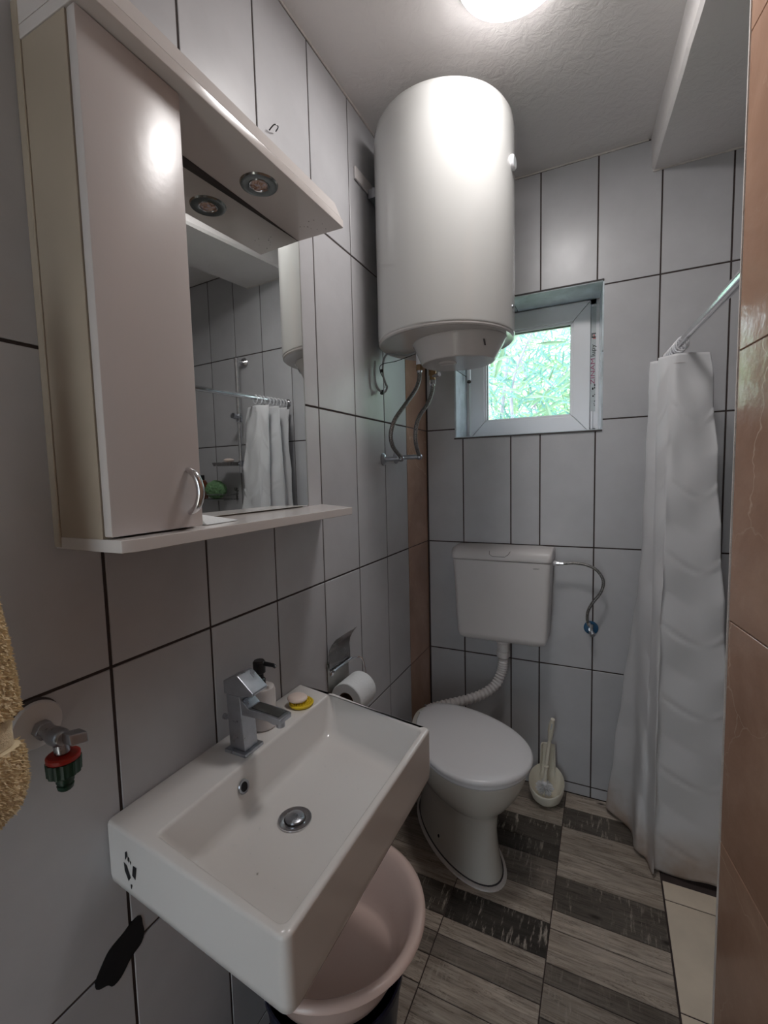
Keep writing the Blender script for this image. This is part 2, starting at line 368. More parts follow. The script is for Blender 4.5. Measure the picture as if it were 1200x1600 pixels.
# dark broken patch under the basin: a chipped hole
g = G(); cy, cz = -1.528, .549; lp = []
for k in range(44):
    a = 2*PI*k/44; r1 = .046*(1+.10*math.sin(3*a+1)+.05*math.sin(7*a)); r2 = .036*(1+.16*math.sin(2*a+2)+.08*math.sin(5*a))
    p = Vector((r1*math.cos(a), r2*math.sin(a))); th = math.radians(36)
    lp.append((cy+p.x*math.cos(th)-p.y*math.sin(th), cz+p.x*math.sin(th)+p.y*math.cos(th)))
g.loft([[(-.001, a, b) for a, b in lp], [(.0012, a, b) for a, b in lp], [(.0014, cy+(a-cy)*.86, cz+(b-cz)*.86) for a, b in lp]], True, True)
pt = obj('chipped_hole', g, 'blackrub', wl_, sharp=0); pt['label'] = 'black chipped hole where four tile corners meet'
# back wall with the window opening
HO = (.137, .716, 1.506, 2.064)
g = G()
g.box((-.14, .0022, 0), (HO[0], .26, ZC+.02)); g.box((HO[1], .0022, 0), (Xr+.15, .26, ZC+.02))
g.box((HO[0], .0022, 0), (HO[1], .26, HO[2])); g.box((HO[0], .0022, HO[3]), (HO[1], .26, ZC+.02))
wb = mk_shell('wall_back', g, 'grout', 'back wall of grey tiles with dark joints around a small window')
FB = (Vector((1,0,0)), Vector((0,0,1)), Vector((0,-1,0)), Vector((0,0,0)))
xcol = [0.004, .169, .374, .491, .695, .900, 1.107, 1.314, 1.522, 1.73, Xr]
for i in range(len(xcol)-1):
    for j in range(len(ROWS)-1):
        a, b, c, d = xcol[i], xcol[i+1], ROWS[j], ROWS[j+1]
        if a < HO[1] and b > HO[0] and c < HO[3] and d > HO[2]: cut_tile(wb, FB, a, b, c, d, HO, 'tile')
        else: place_tile(wb, FB, a, b, c, d, 'tile')
# reveal tiles of the window opening
g = G().box((HO[0], -.001, HO[3]-.006), (.372, .18, HO[3]+.001)); obj('reveal_tile', g, 'reveal', wb, bevel=.001, seg=1)
g = G().box((.376, -.001, HO[3]-.006), (HO[1], .18, HO[3]+.001)); obj('reveal_tile', g, 'reveal', wb, bevel=.001, seg=1)
g = G().hexa([(HO[1]-.002,-.001,HO[2]),(HO[1]+.004,-.001,HO[2]),(HO[1]+.004,.2,HO[2]),(.700,.2,HO[2])], [(HO[1]-.002,-.001,1.80),(HO[1]+.004,-.001,1.80),(HO[1]+.004,.2,1.76),(.700,.2,1.76)])
obj('reveal_tile', g, 'reveal', wb, bevel=.001, seg=1)
g = G().hexa([(HO[1]-.002,-.001,1.804),(HO[1]+.004,-.001,1.804),(HO[1]+.004,.2,1.764),(.700,.2,1.764)], [(HO[1]-.002,-.001,HO[3]-.006),(HO[1]+.004,-.001,HO[3]-.006),(HO[1]+.004,.2,HO[3]-.006),(.700,.2,HO[3]-.006)])
obj('reveal_tile', g, 'reveal', wb, bevel=.001, seg=1)
for z0, z1 in ((HO[2], 1.80), (1.804, HO[3]-.006)):
    obj('reveal_tile', G().box((HO[0]-.004, -.001, z0), (HO[0]+.003, .18, z1)), 'reveal', wb, bevel=.001, seg=1)
obj('sill_tile', G().box((HO[0], -.002, HO[2]-.004), (HO[1], .19, HO[2]+.004)), 'reveal', wb, bevel=.001, seg=1)
obj('sill_joint', G().box((HO[0]-.006, -.004, HO[2]-.005), (HO[1]+.003, .004, HO[2]+.001)), 'seam', wb, sharp=0)
obj('lintel_joint', G().box((HO[0]-.006, -.004, HO[3]-.002), (HO[1]+.003, .004, HO[3]+.003)), 'seam', wb, sharp=0)

# brown partition wall on the right, beside the camera
E0 = Vector((.9455, -.93, 0)); e1 = Vector((.163, -.9866, 0)).normalized(); ep = Vector((-e1.y, e1.x, 0))
far = E0+e1*2.05
def rz(p, z): return (p.x, p.y, z)
bk = [E0+ep*.004+e1*.002, far+ep*.004, Vector((Xr+.1, Yf, 0)), Vector((Xr+.1, -.78, 0))]
g = G().hexa([rz(p, 0) for p in reversed(bk)], [rz(p, ZC+.01) for p in reversed(bk)])
wr = mk_shell('wall_right', g, 'caulk', 'right partition wall of glossy brown marble tiles beside the shower')
FR = (e1, Vector((0,0,1)), -ep, E0)
brow = [0.0, .16, .62, 1.064, 1.560, 2.090, 2.512]
for j in range(len(brow)-1):
    for i in range(7):
        place_tile(wr, FR, .0 + .3*i, .3*(i+1), brow[j], brow[j+1], 'marble', gap=.0022)
tr = structure(obj('trim_1', G().hexa([rz(E0-e1*.0035-ep*.0015,0), rz(E0-e1*.0005-ep*.0015,0), rz(E0-e1*.0005+ep*.012,0), rz(E0-e1*.0035+ep*.012,0)], [rz(E0-e1*.0035-ep*.0015,ZC-.01), rz(E0-e1*.0005-ep*.0015,ZC-.01), rz(E0-e1*.0005+ep*.012,ZC-.01), rz(E0-e1*.0035+ep*.012,ZC-.01)]), 'caulk', sharp=0), 'thin pale edge trim down the corner of the brown wall')
# shower far wall and rear wall with an unseen doorway added for fill light
ws = mk_shell('wall_shower', G().box((Xr, -.9, 0), (Xr+.14, 0, ZC+.02)), 'grout', 'grey tiled end wall of the shower recess')
FS = (Vector((0,-1,0)), Vector((0,0,1)), Vector((-1,0,0)), Vector((Xr-.003,0,0)))
for i in range(4):
    for j in range(len(ROWS)-1): place_tile(ws, FS, .02+.208*i, .02+.208*(i+1), ROWS[j], ROWS[j+1], 'tile')
wf = mk_shell('wall_front', G().box((-.14, Yf-.12, 0), (.22, Yf, ZC+.02)).box((.58, Yf-.12, 0), (Xr+.1, Yf, ZC+.02)).box((.22, Yf-.12, 2.05), (.58, Yf, ZC+.02)), 'ceiling', 'painted wall behind the camera with an unseen opening added for fill light')
dr = structure(obj('door_1', G().box((.17, Yf-.98, .02), (.21, Yf-.125, 2.04)), 'door', bevel=.004), 'plain white unseen door, opened behind the camera to let fill light in')
structure(obj('bounce_terrace', G().box((-3, -9, -.14), (5, Yf-.121, -.01)), 'cream'), 'unseen pale paved terrace outside the open door')  # unseen pale ground added to bounce daylight through the opening
obj('door_handle', G().tube([(.21,Yf-.92,1.02),(.255,Yf-.92,1.02),(.255,Yf-.80,1.02)], .009), 'chrome', dr)

# ceiling and dropped beam
ce = mk_shell('ceiling', G().box((-.14, Yf-.12, ZC), (Xr+.14, .26, ZC+.12)), 'ceiling', 'white painted plaster ceiling with trowel marks')
g = G(); n = 40
secs = []
for k in range(n+1):
    y = Yf + (0-Yf)*k/n; wob = .004*noise.noise(Vector((0, y*3.2, 0)))+.002*noise.noise(Vector((4, y*11, 0)))
    x0 = .862+.0+wob+(-y)*.075
    secs.append([(x0, y, ZC+.005), (x0+.004, y, 2.415), (x0+.012, y, 2.405+wob), (1.2-y*.075, y, 2.405), (1.2-y*.075, y, ZC+.005)])
g.loft(secs)
bm_ = structure(obj('trim_2', g, 'ceiling', sharp=25), 'dropped plaster beam running across the ceiling to the back wall')
def caulk_line(name, a, b, r, lab):
    pts = []; rad = []
    for k in range(46):
        t = k/45; p = Vector(a).lerp(Vector(b), t); pts.append(p); rad.append(r*(.6+.9*abs(noise.noise(Vector((t*19, r*900, 3))))))
    structure(obj(name, G().tube(pts, rad, 6), 'caulk'), lab)
caulk_line('trim_3', (.0015,-2.8,ZC-.002), (.0015,-.01,ZC-.002), .0045, 'ragged white filler line where left wall meets ceiling')
caulk_line('trim_4', (.01,-.0015,ZC-.002), (.855,-.0015,ZC-.002), .0045, 'ragged white filler line where back wall meets ceiling')
caulk_line('trim_5', (.87,-.0015,2.404), (1.2,-.0015,2.404), .004, 'ragged filler line where the beam meets the back wall')

# floor
fl = mk_shell('floor', G().box((-.14, Yf-.12, -.12), (Xr+.14, .26, -.0022)), 'grout', 'floor of weathered grey wood-look tiles and a cream strip')
FF = (Vector((1,0,0)), Vector((0,-1,0)), Vector((0,0,1)), Vector((0,0,0)))
def shade(v, warm=1.0, al=.4): return (v**1.5*warm*1.16, v**1.5*1.07, v**1.5*.98/warm, min(1, al*1.3))
L1 = [(0,.10,.52,.5),(.10,.209,.34,.2),(.209,.314,.46,.3),(.314,.389,.30,.2),(.389,.523,.40,.3),(.523,.626,.52,.2),(.626,.733,.22,.8),(.733,.79,.60,.1),(.79,.86,.42,.3),(.86,.94,.62,.9),(.94,1.06,.54,.2)]
L2 = [(0,.105,.40,.2),(.105,.209,.50,.1),(.209,.314,.20,.7),(.314,.389,.16,.4),(.389,.523,.36,.5),(.523,.626,.60,.1),(.626,.735,.13,1.0),(.735,.792,.58,.1),(.792,.858,.40,.2),(.858,.95,.60,.7),(.95,1.06,.56,.2)]
L3 = [(0,.095,.62,.9),(.095,.205,.24,.7),(.205,.33,.56,.1),(.33,.442,.58,.1),(.442,.575,.26,.5),(.575,.639,.66,1.0),(.639,.745,.60,.2),(.745,.80,.32,.2),(.80,.885,.46,.6),(.885,1.0,.24,.8),(1.0,1.06,.5,.2)]
def more(L):
    y = L[-1][1]; L = list(L)
    while y < 2.88:
        h = random.choice((.1, .115, .13, .07)); L.append((y, min(2.9, y+h), random.choice((.2,.35,.5,.6)), random.random()*.7)); y += h
    return [p for p in L if p[1]-p[0] > .02]
for (xa, xb, L) in ((.004, .3035, more(L1)), (.3035, .602, more(L2)), (.602, .916, more(L3))):
    for (a, b, v, al) in L:
        place_tile(fl, FF, xa, xb, a, b, 'wood', name='plank', gap=.0028, color=shade(v*1.0, 1.02, al))
for i in range(3):
    for (a, b) in ((.32,.395),(.395,.73),(.73,1.065)):
        if i == 0 or b < .8: place_tile(fl, FF, .918+.335*i, .918+.335*(i+1), a, b, 'cream', name='floor_tile', gap=.004)
for i in range(3):
    place_tile(fl, FF, .93+.335*i, .93+.335*(i+1), .006, .275, 'cream', name='floor_tile', gap=.006)
for a, b in ((1.065,1.4),(1.4,1.735),(1.735,2.07)):
    place_tile(fl, FF, .918, 1.24, a, b, 'cream', name='floor_tile', gap=.004)

# ------------------------------------------------------------------ window
wn_ = structure(obj('window_1', G().box((.128, .185, HO[2]-.004), (.150, .245, HO[3]+.004)).box((.690, .185, HO[2]-.004), (.722, .245, HO[3]+.004)).box((.128, .186, HO[2]-.004), (.722, .245, 1.530)).box((.128, .186, 2.040), (.722, .245, HO[3]+.004)).box((.655,.186,HO[2]),(.695,.24,HO[3])), 'pvc', sharp=0), 'small white plastic-framed window with leaves outside')
def mitre_frame(x0, x1, z0, z1, w, wb_, ya, yb, name, mat, parent):
    o = [(x0,z0),(x1,z0),(x1,z1),(x0,z1)]; i = [(x0+w,z0+wb_),(x1-w,z0+wb_),(x1-w,z1-wb_),(x0+w,z1-wb_)]
    st = .0007
    for k in range(4):
        a, b, c, d = o[k], o[(k+1)%4], i[(k+1)%4], i[k]
        g = G(); q = [a, b, c, d]; cx = sum(p[0] for p in q)/4; cz = sum(p[1] for p in q)/4
        q = [(p[0]+(cx-p[0])*.004, p[1]+(cz-p[1])*.004) for p in q]
        g.loft([[(p[0], yb, p[1]) for p in q], [(p[0], ya, p[1]) for p in q]])
        obj(name, g, mat, parent, bevel=.0022, seg=2)
mitre_frame(.157, .669, 1.512, 2.052, .066, .072, .168, .225, 'sash_rail', 'pvc', wn_)
mitre_frame(.2215, .6035, 1.5825, 1.9815, .0125, .0125, .176, .222, 'glazing_bead', 'pvc', wn_)
obj('gasket', G().box((.2335,.184,1.594),(.5925,.20,1.5965)).box((.2335,.184,1.967),(.5925,.20,1.9697)).box((.2335,.184,1.594),(.236,.20,1.9697)).box((.590,.184,1.594),(.5925,.20,1.9697)), 'seam', wn_, sharp=0)
obj('glass_pane', G().box((.232,.196,1.592),(.594,.202,1.971)), 'glass', wn_, sharp=0)
hd = obj('window_handle', G().box((.150,.150,1.86),(.178,.170,1.94)).tube(smooth_path([(.164,.155,1.90),(.164,.130,1.895),(.164,.124,1.87),(.165,.125,1.775)],6), [.010]*7+[.0095]*6+[.009]*6, 10), 'pvc', wn_, bevel=.002)
obj('handle_tip', G().ball((.165,.125,1.768), .0095, sq=(1,1,.8)), 'seam', hd)
# fixed frame face with the film strip and its print
st = obj('film_strip', G().box((.6705,.1845,1.60),(.6895,.1862,2.03)), 'film', wn_, sharp=0)
def text_obj(txt, size, mat, parent, origin, U, V, ext=.0003, name='printed_text', sx=1.0):
    cu = bpy.data.curves.new('t', 'FONT'); cu.body = txt; cu.size = size; cu.extrude = ext; cu.align_x = 'LEFT'
    to = bpy.data.objects.new('t', cu); COL.objects.link(to); dg = bpy.context.evaluated_depsgraph_get()
    me = bpy.data.meshes.new_from_object(to.evaluated_get(dg)); bpy.data.objects.remove(to); bpy.data.curves.remove(cu)
    U = Vector(U).normalized(); V = Vector(V).normalized(); Wv = U.cross(V)
    mw = Matrix((U*sx, V, Wv)).transposed().to_4x4(); mw.translation = Vector(origin)-root_origin(parent); me.transform(mw)
    me.materials.clear(); me.materials.append(M[mat]); me.name = name
    o = bpy.data.objects.new(name, me); COL.objects.link(o); o.parent = parent; return o
text_obj('ZINAM', .0225, 'filmpink', st, (.6862, .1842, 1.712), (0,0,1), (-1,0,0), sx=1.55)
text_obj('lupy', .0235, 'filmblack', st, (.6862, .1842, 1.826), (0,0,1), (-1,0,0), sx=1.3)
obj('printed_mark', G().box((.673,.1838,1.903),(.689,.1844,1.908)).box((.673,.1838,1.918),(.689,.1844,1.922)).box((.673,.1838,1.908),(.676,.1844,1.918)), 'filmblack', st, sharp=0)
obj('printed_mark', G().box((.678,.1838,1.899),(.689,.1844,1.902)).box((.680,.1838,1.909),(.684,.1844,1.916)), 'filmred', st, sharp=0)
g = G()
for (xa, za, w, h) in ((.6765,1.690,.006,.009),(.6845,1.694,.004,.007),(.6845,1.704,.004,.009),(.6785,1.660,.005,.007),(.685,1.668,.004,.003),(.685,1.640,.004,.004),(.683,1.630,.003,.003),(.6855,1.622,.003,.005)):
    g.box((xa,.1838,za),(xa+w,.1844,za+h))
obj('printed_mark', g, 'filmblack', st, sharp=0)
obj('hinge_cover', G().box((.672,.172,1.525),(.681,.186,1.60)), 'pvc', wn_, bevel=.002)
obj('hinge_pin', G().box((.671,.170,1.518),(.683,.186,1.524)), 'seam', wn_, sharp=0)

# ------------------------------------------------------------------ garden outside
gp = structure(mk_shell('ground', G().box((-5, .6, -.3), (6, 9, -.1)), 'ground', 'garden ground outside the window'))
def leaf_geo(L, w, bend):
    g = G(); st = [(0,.10),(.15,.6),(.4,1),(.7,.8),(.9,.35),(1,.02)]
    a = [(-w/2*k, L*t, -bend*t*t) for t, k in st]; c = [(0, L*t, -bend*t*t-w*.12*k) for t, k in st]; b = [(w/2*k, L*t, -bend*t*t) for t, k in st]
    for p, q in ((a, c), (c, b)):
        o = len(g.v); g.v += [Vector(x) for x in p+q]; n = len(p)
        for i in range(n-1): g.f.append((o+i, o+i+1, o+n+i+1, o+n+i))
    return g
leaf_ms = []
for k, mt in enumerate(('leafa','leafb','leafc')):
    for L, w, b in ((.13,.016,.02),(.10,.014,.035)): leaf_ms.append(leaf_geo(L, w, b).mesh('leaf', mt, sharp=60))
shr = thing('oleander_shrub', 'tall leafy shrub with narrow green leaves outside the window', 'shrub', (.2, 1.2, -.1))
stems = [[(-.10,1.1,-.1),(-.06,1.1,1.2),(.0,1.12,1.9),(.03,1.15,2.9)],[(.02,1.25,-.1),(.05,1.22,1.3),(.12,1.2,1.95),(.2,1.2,2.9)],[(.22,1.05,-.1),(.20,1.05,1.5),(.20,1.05,1.93),(.36,1.08,2.35),(.44,1.1,2.9)],
 [(.5,1.4,-.1),(.35,1.35,1.5),(.15,1.3,2.3),(.05,1.3,2.8)],[(.05,1.3,1.5),(.45,1.25,1.95),(.9,1.2,2.3)],[(.9,1.6,-.1),(.85,1.5,1.4),(.7,1.4,2.1),(.6,1.4,2.9)],[(-.5,1.5,-.1),(-.45,1.5,1.4),(-.3,1.4,2.1),(-.3,1.4,2.9)],[(1.3,1.5,-.1),(1.2,1.5,1.6),(1.2,1.4,2.8)]]
for i, s_ in enumerate(stems):
    pts = smooth_path(s_, 6); n = len(pts); R = (.016,.019,.013,.009,.006,.01,.012,.012)[i]
    obj('stem', G().tube(pts, [R*(1-.6*k/n) for k in range(n)], 7), 'bark', shr)
cpos = Vector((.732,-1.97,1.353)); rl = random.Random(11)
def rand_leaf(y0, y1, wide):
    y = rl.uniform(y0, y1); t = (y+1.97)/2.17
    if wide: x = rl.uniform(-1.4, 2.2); z = rl.uniform(.6, 3.0)
    else:
        x = .732+(rl.uniform(.19,.63)-.732)*t; z = 1.353+(rl.uniform(1.56,2.0)-1.353)*t
    return Vector((x, y, z))
def leaf_matrix(p, s):
    d = Vector((rl.uniform(-1,1), rl.uniform(-.6,.3), rl.uniform(-.75,.7))).normalized()
    zz = Vector((rl.uniform(-.5,.5), -.8, rl.uniform(.0,1))).normalized(); xx = d.cross(zz).normalized(); zz = xx.cross(d)
    mt = Matrix((xx*s, d*s, zz*s)).transposed().to_4x4(); mt.translation = p; return mt
so = shr.location
for k in range(296):
    p = rand_leaf(.85, 1.6, False); s = rl.uniform(.55, .9)
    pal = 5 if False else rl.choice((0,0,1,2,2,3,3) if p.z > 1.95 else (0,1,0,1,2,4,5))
    o = bpy.data.objects.new('leaf', leaf_ms[pal]); COL.objects.link(o); o.parent = shr; mt = leaf_matrix(p, s); mt.translation -= so; o.matrix_local = mt
def leaf_mass(n, y0, y1, wide, mat, smin, smax, name):
    g = G()
    for k in range(n):
        lg = leaf_geo(.13, .018, rl.uniform(.0,.05)); mt = leaf_matrix(rand_leaf(y0, y1, wide), rl.uniform(smin, smax))
        g.add([mt @ v for v in lg.v], lg.f)
    me = bpy.data.meshes.new(name); me.from_pydata([tuple(v-so) for v in g.v], [], g.f); me.materials.append(M[mat])
    o = bpy.data.objects.new(name, me); COL.objects.link(o); o.parent = shr; tag(o, kind='stuff')
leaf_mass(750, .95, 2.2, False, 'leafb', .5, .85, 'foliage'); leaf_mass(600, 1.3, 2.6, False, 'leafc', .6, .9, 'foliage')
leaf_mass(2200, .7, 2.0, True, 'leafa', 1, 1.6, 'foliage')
bush = G()
for k in range(1500):
    p = Vector((rl.uniform(-4,4), rl.uniform(4.5,6.0), rl.uniform(0,1)**.8*3.1)); s = rl.uniform(2.0, 3.6)
    lg = leaf_geo(.13, .03, .03); mt = leaf_matrix(p, s); bush.add([mt @ v for v in lg.v], lg.f)
bo = obj('hedge', bush, 'leafc', sharp=0); tag(bo, 'pale green hedge far beyond the window', 'hedge', kind='stuff')

# ------------------------------------------------------------------ ceiling light
LX, LY = .525, -.808
cl = thing('ceiling_light', 'round glowing white ceiling light above the water heater', 'lamp', (LX, LY, 2.485))
obj('light_rim', G().lathe([(.1243,2.4975),(.1262,2.4980),(.1270,2.500),(.1275,2.515)], (LX,LY,0), seg=64, cap=False), 'pvc', cl)
obj('diffuser', G().lathe([(.03,2.4865),(.08,2.4872),(.110,2.4882),(.117,2.4895),(.1228,2.4925),(.1248,2.4975)], (LX,LY,0), seg=64), 'lamp', cl)

# ------------------------------------------------------------------ mirror cabinet
CY0, CY1 = -1.578, -.967
mc = thing('mirror_cabinet', 'white wall cabinet with tall left door, mirror, lit canopy and bottom shelf', 'cabinet', (0.0, -1.27, 1.255))
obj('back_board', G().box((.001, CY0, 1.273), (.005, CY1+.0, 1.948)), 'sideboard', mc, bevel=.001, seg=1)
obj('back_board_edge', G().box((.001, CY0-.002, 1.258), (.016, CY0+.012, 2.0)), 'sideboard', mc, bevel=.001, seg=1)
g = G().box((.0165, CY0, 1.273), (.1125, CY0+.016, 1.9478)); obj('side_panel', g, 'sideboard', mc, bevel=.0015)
g = G().box((.0165, -1.437, 1.273), (.1125, -1.423, 1.9478)); obj('side_panel', g, 'lacquer', mc, bevel=.0015)
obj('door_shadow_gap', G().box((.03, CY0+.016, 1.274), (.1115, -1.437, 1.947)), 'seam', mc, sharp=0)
dd = obj('door', G().box((.1145, CY0+.001, 1.2765), (.1315, -1.4205, 1.9465)), 'doorlac', mc, bevel=.002)
hp = smooth_path([(.1315,-1.4465,1.300),(.138,-1.4465,1.302),(.150,-1.4462,1.312),(.1575,-1.446,1.334),(.150,-1.4462,1.357),(.138,-1.4465,1.3665),(.1315,-1.4465,1.3685)], 5)
n = len(hp); obj('handle', G().tube(hp, [.0042+.0022*math.sin(PI*k/(n-1)) for k in range(n)], 12), 'chrome', dd)
# mirror panel, very slightly out of parallel
th = math.radians(-2.1); nx = Vector((math.cos(th), math.sin(th), 0)); al = Vector((-math.sin(th), math.cos(th), 0)); p0 = Vector((.0155,-1.2,0))
a0 = p0+al*(-.219); a1 = p0+al*.2325
g = G().hexa([rz(a0-nx*.004,1.277), rz(a0,1.277), rz(a1,1.277), rz(a1-nx*.004,1.277)][::1], [rz(a0-nx*.004,1.9475), rz(a0,1.9475), rz(a1,1.9475), rz(a1-nx*.004,1.9475)])
mr = obj('mirror', g, 'mirror', mc, bevel=.0008, seg=1); mr['label'] = 'silvered mirror pane'
obj('mirror_edge', G().hexa([rz(a1-nx*.005,1.275), rz(a1-nx*.0003,1.275), rz(a1+al*.0025-nx*.0003,1.275), rz(a1+al*.0025-nx*.005,1.275)], [rz(a1-nx*.005,1.9475), rz(a1-nx*.0003,1.9475), rz(a1+al*.0025-nx*.0003,1.9475), rz(a1+al*.0025-nx*.005,1.9475)]), 'aluminium', mc, sharp=0)
obj('mirror_seam', G().box((.006,-1.42,1.9465),(.0235,CY1,1.9478)), 'seam', mc, sharp=0)
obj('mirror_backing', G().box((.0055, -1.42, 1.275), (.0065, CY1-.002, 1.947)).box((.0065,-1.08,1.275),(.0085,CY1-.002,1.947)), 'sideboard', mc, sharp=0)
obj('shelf', G().prism([(.001,CY0),(.150,CY0),(.158,CY0+.020),(.157,CY1),(.001,-.865)], 1.2555, 1.2735, 'z'), 'lacquer', mc, bevel=.0015)
# canopy
cn = obj('canopy', G().box((.001, CY0-.001, 1.948), (.1555, CY1, 1.966)), 'lacquer', mc, bevel=.0015)
g = G().prism([(.1550,1.9665),(.1500,1.9715),(.1330,2.012),(.130,2.014),(.126,2.014),(.126,1.9665)], CY0-.001, CY1+.0, 'y'); obj('cornice', g, 'lacquer', cn, bevel=.0008)
obj('canopy_end', G().box((.001, CY0-.001, 1.966), (.128, CY0+.015, 2.004)), 'lacquer', cn, sharp=0)
obj('canopy_end', G().box((.001,CY1-.015,1.966),(.128,CY1,2.0)), 'lacquer', cn, sharp=0)
sx, sy = .0895, -1.191
sp = obj('spotlight', G().lathe([(.0195,1.9478),(.0205,1.9452),(.030,1.9440),(.0365,1.9447),(.0385,1.9482)], (sx,sy,0), seg=44, cap=False), 'dark_chrome', cn)
obj('spotlight_ring', G().lathe([(.0165,1.949),(.0178,1.9448),(.0197,1.9440),(.0203,1.9468)], (sx,sy,0), seg=40, cap=False), 'chrome', sp)
obj('bulb', G().lathe([(.0165,1.9462),(.013,1.9467),(.007,1.947),(.001,1.9471)], (sx,sy,0), seg=36, cap=True), 'spot', sp)
g = G()
for k in range(9):
    x = random.uniform(.05,.14); y = random.uniform(-1.08,-.985); s = random.uniform(.0006,.0014); g.box((x,y,1.9474),(x+s,y+s*random.uniform(1,3),1.9481))
obj('paint_chip', g, 'seam', cn, sharp=0).__setitem__('kind', 'stuff')
# black hook on top of the canopy
tag(obj('wall_hook', G().tube(smooth_path([(.0065,-1.045,2.170),(.018,-1.040,2.182),(.020,-1.028,2.184),(.0065,-1.020,2.183)],4), .0014, 6), 'black'), 'tiny dark wire hook on the wall above the canopy', 'hook')
# folded tissue on the shelf
g = G().hexa([(.02,-1.405,1.2742),(.118,-1.400,1.2742),(.112,-1.315,1.2742),(.03,-1.30,1.2742)], [(.035,-1.40,1.292),(.088,-1.395,1.293),(.108,-1.325,1.277),(.04,-1.315,1.279)])
tag(obj('folded_tissue', g, 'paper', bevel=.002), 'white folded tissue lying on the cabinet shelf beside the door', 'tissue')

# ------------------------------------------------------------------ water heater
HX, HY, HR = .245, -.465, .2235
wh = thing('water_heater', 'large white cylindrical electric water heater hung on the left wall', 'water heater', (HX, HY, 1.70))
obj('tank', G().lathe([(HR-.006,1.787),(HR-.0015,1.789),(HR,1.794),(HR,2.40),(HR-.003,2.43),(HR-.012,2.447),(HR-.03,2.456),(HR-.08,2.459),(.02,2.461)], (HX,HY,0), seg=96), 'heater', wh)
obj('bottom_cap', G().lathe([(.02,1.783),(.15,1.7835),(HR-.030,1.784),(HR-.016,1.7815),(HR-.006,1.7795),(HR-.002,1.783),(HR-.0025,1.790)], (HX,HY,0), seg=96), 'heater_cap', wh)
dcx, dcy = HX+.045, HY+.005
g = G(); base = []; loops = []
for (sc_, z, ox) in ((1.0,1.7840,0),(1.0,1.781,0),(.975,1.777,0),(.80,1.722,-.004),(.775,1.716,-.004),(.74,1.714,-.004)):
    lp = []
    for k in range(56):
        a = 2*PI*k/56; rx = .155; ry = .135; x = dcx+ox+rx*sc_*math.cos(a); y = dcy+ry*sc_*math.sin(a)
        lp.append((x, y, z))
    loops.append(lp)
cov = obj('terminal_cover', G().loft(loops), 'heater_cap', wh)
obj('cover_knob', G().lathe([(.030,1.7145),(.030,1.711),(.026,1.709)], (dcx-.03,dcy-.03,0), seg=24).box((dcx-.055,dcy-.0325,1.7075),(dcx-.005,dcy-.0275,1.711)), 'heater_cap', cov)
obj('cover_clip', G().hexa([(dcx+.103,dcy-.078,1.742),(dcx+.106,dcy-.076,1.742),(dcx+.107,dcy-.074,1.742),(dcx+.104,dcy-.076,1.742)],[(dcx+.102,dcy-.090,1.758),(dcx+.105,dcy-.090,1.758),(dcx+.107,dcy-.086,1.758),(dcx+.104,dcy-.086,1.758)]), 'seam', cov, sharp=0)
gx = HX+HR*math.cos(math.radians(-6)); gy = HY+HR*math.sin(math.radians(-6))
gd = obj('temperature_gauge', G().lathe([(.021,-.004),(.021,.006),(.018,.009)], (gx,gy,2.275), (math.cos(math.radians(-6)), math.sin(math.radians(-6)),0), seg=28), 'pvc', wh)
obj('gauge_face', G().lathe([(.016,.0088),(.016,.0096)], (gx,gy,2.275), (math.cos(math.radians(-6)), math.sin(math.radians(-6)),0), seg=24), 'film', gd)
obj('screw', G().lathe([(.005,-.002),(.005,.003),(.003,.0045)], (HX+HR*.999,HY-.02,1.86), (1,-.05,0), seg=12), 'dull', wh)
bp = lambda x0,x1: G().box((x0,-.622,2.292),(x1,-.305,2.330))
br = obj('wall_bracket', bp(.0015,.0075), 'plastic', wh, bevel=.001)
obj('bracket_hook', G().tube([(.008,-.535,2.30),(.012,-.535,2.288),(.022,-.533,2.286),(.024,-.533,2.305)], .004, 8), 'dull', br)
obj('hanging_arm', G().box((.0075,-.54,2.27),(.05,-.39,2.30)), 'dull', wh, bevel=.001)
# inlet and outlet stubs under the tank
for (x, y, hot) in ((.128,-.405,0),(.150,-.330,1)):
    obj('inlet_pipe', G().lathe([(.0115,1.742),(.0115,1.785)], (x,y,0), seg=18), 'pvc', wh)
    if not hot: obj('pipe_nut', G().lathe([(.0125,1.722),(.014,1.724),(.014,1.739),(.0125,1.742)], (x,y,0), seg=6), 'brass', wh, bevel=.001)
    else:
        sv = obj('safety_valve', G().lathe([(.012,1.715),(.0145,1.717),(.0145,1.739),(.012,1.742)], (x,y,0), seg=14).lathe([(.011,1.700),(.011,1.716)], (x,y,0), seg=14), 'brass', wh)
        obj('valve_spout', G().lathe([(.007,0),(.007,.022),(.009,.024),(.009,.030)], (x+.004,y-.004,1.712), (1,-.4,.1), seg=12), 'chrome', sv)
        obj('hose_nut', G().lathe([(.010,1.682),(.012,1.684),(.012,1.697),(.0105,1.700)], (x,y,0), seg=6), 'chrome', wh, bevel=.0008)
hA = smooth_path([(.128,-.405,1.728),(.127,-.407,1.69),(.118,-.425,1.65),(.102,-.480,1.595),(.084,-.53,1.54),(.074,-.545,1.49),(.072,-.525,1.45),(.070,-.475,1.425),(.068,-.448,1.414)], 7)
hB = smooth_path([(.150,-.330,1.690),(.148,-.333,1.655),(.136,-.35,1.61),(.118,-.385,1.565),(.108,-.400,1.52),(.104,-.395,1.475),(.100,-.370,1.445),(.097,-.345,1.425),(.096,-.338,1.422)], 7)
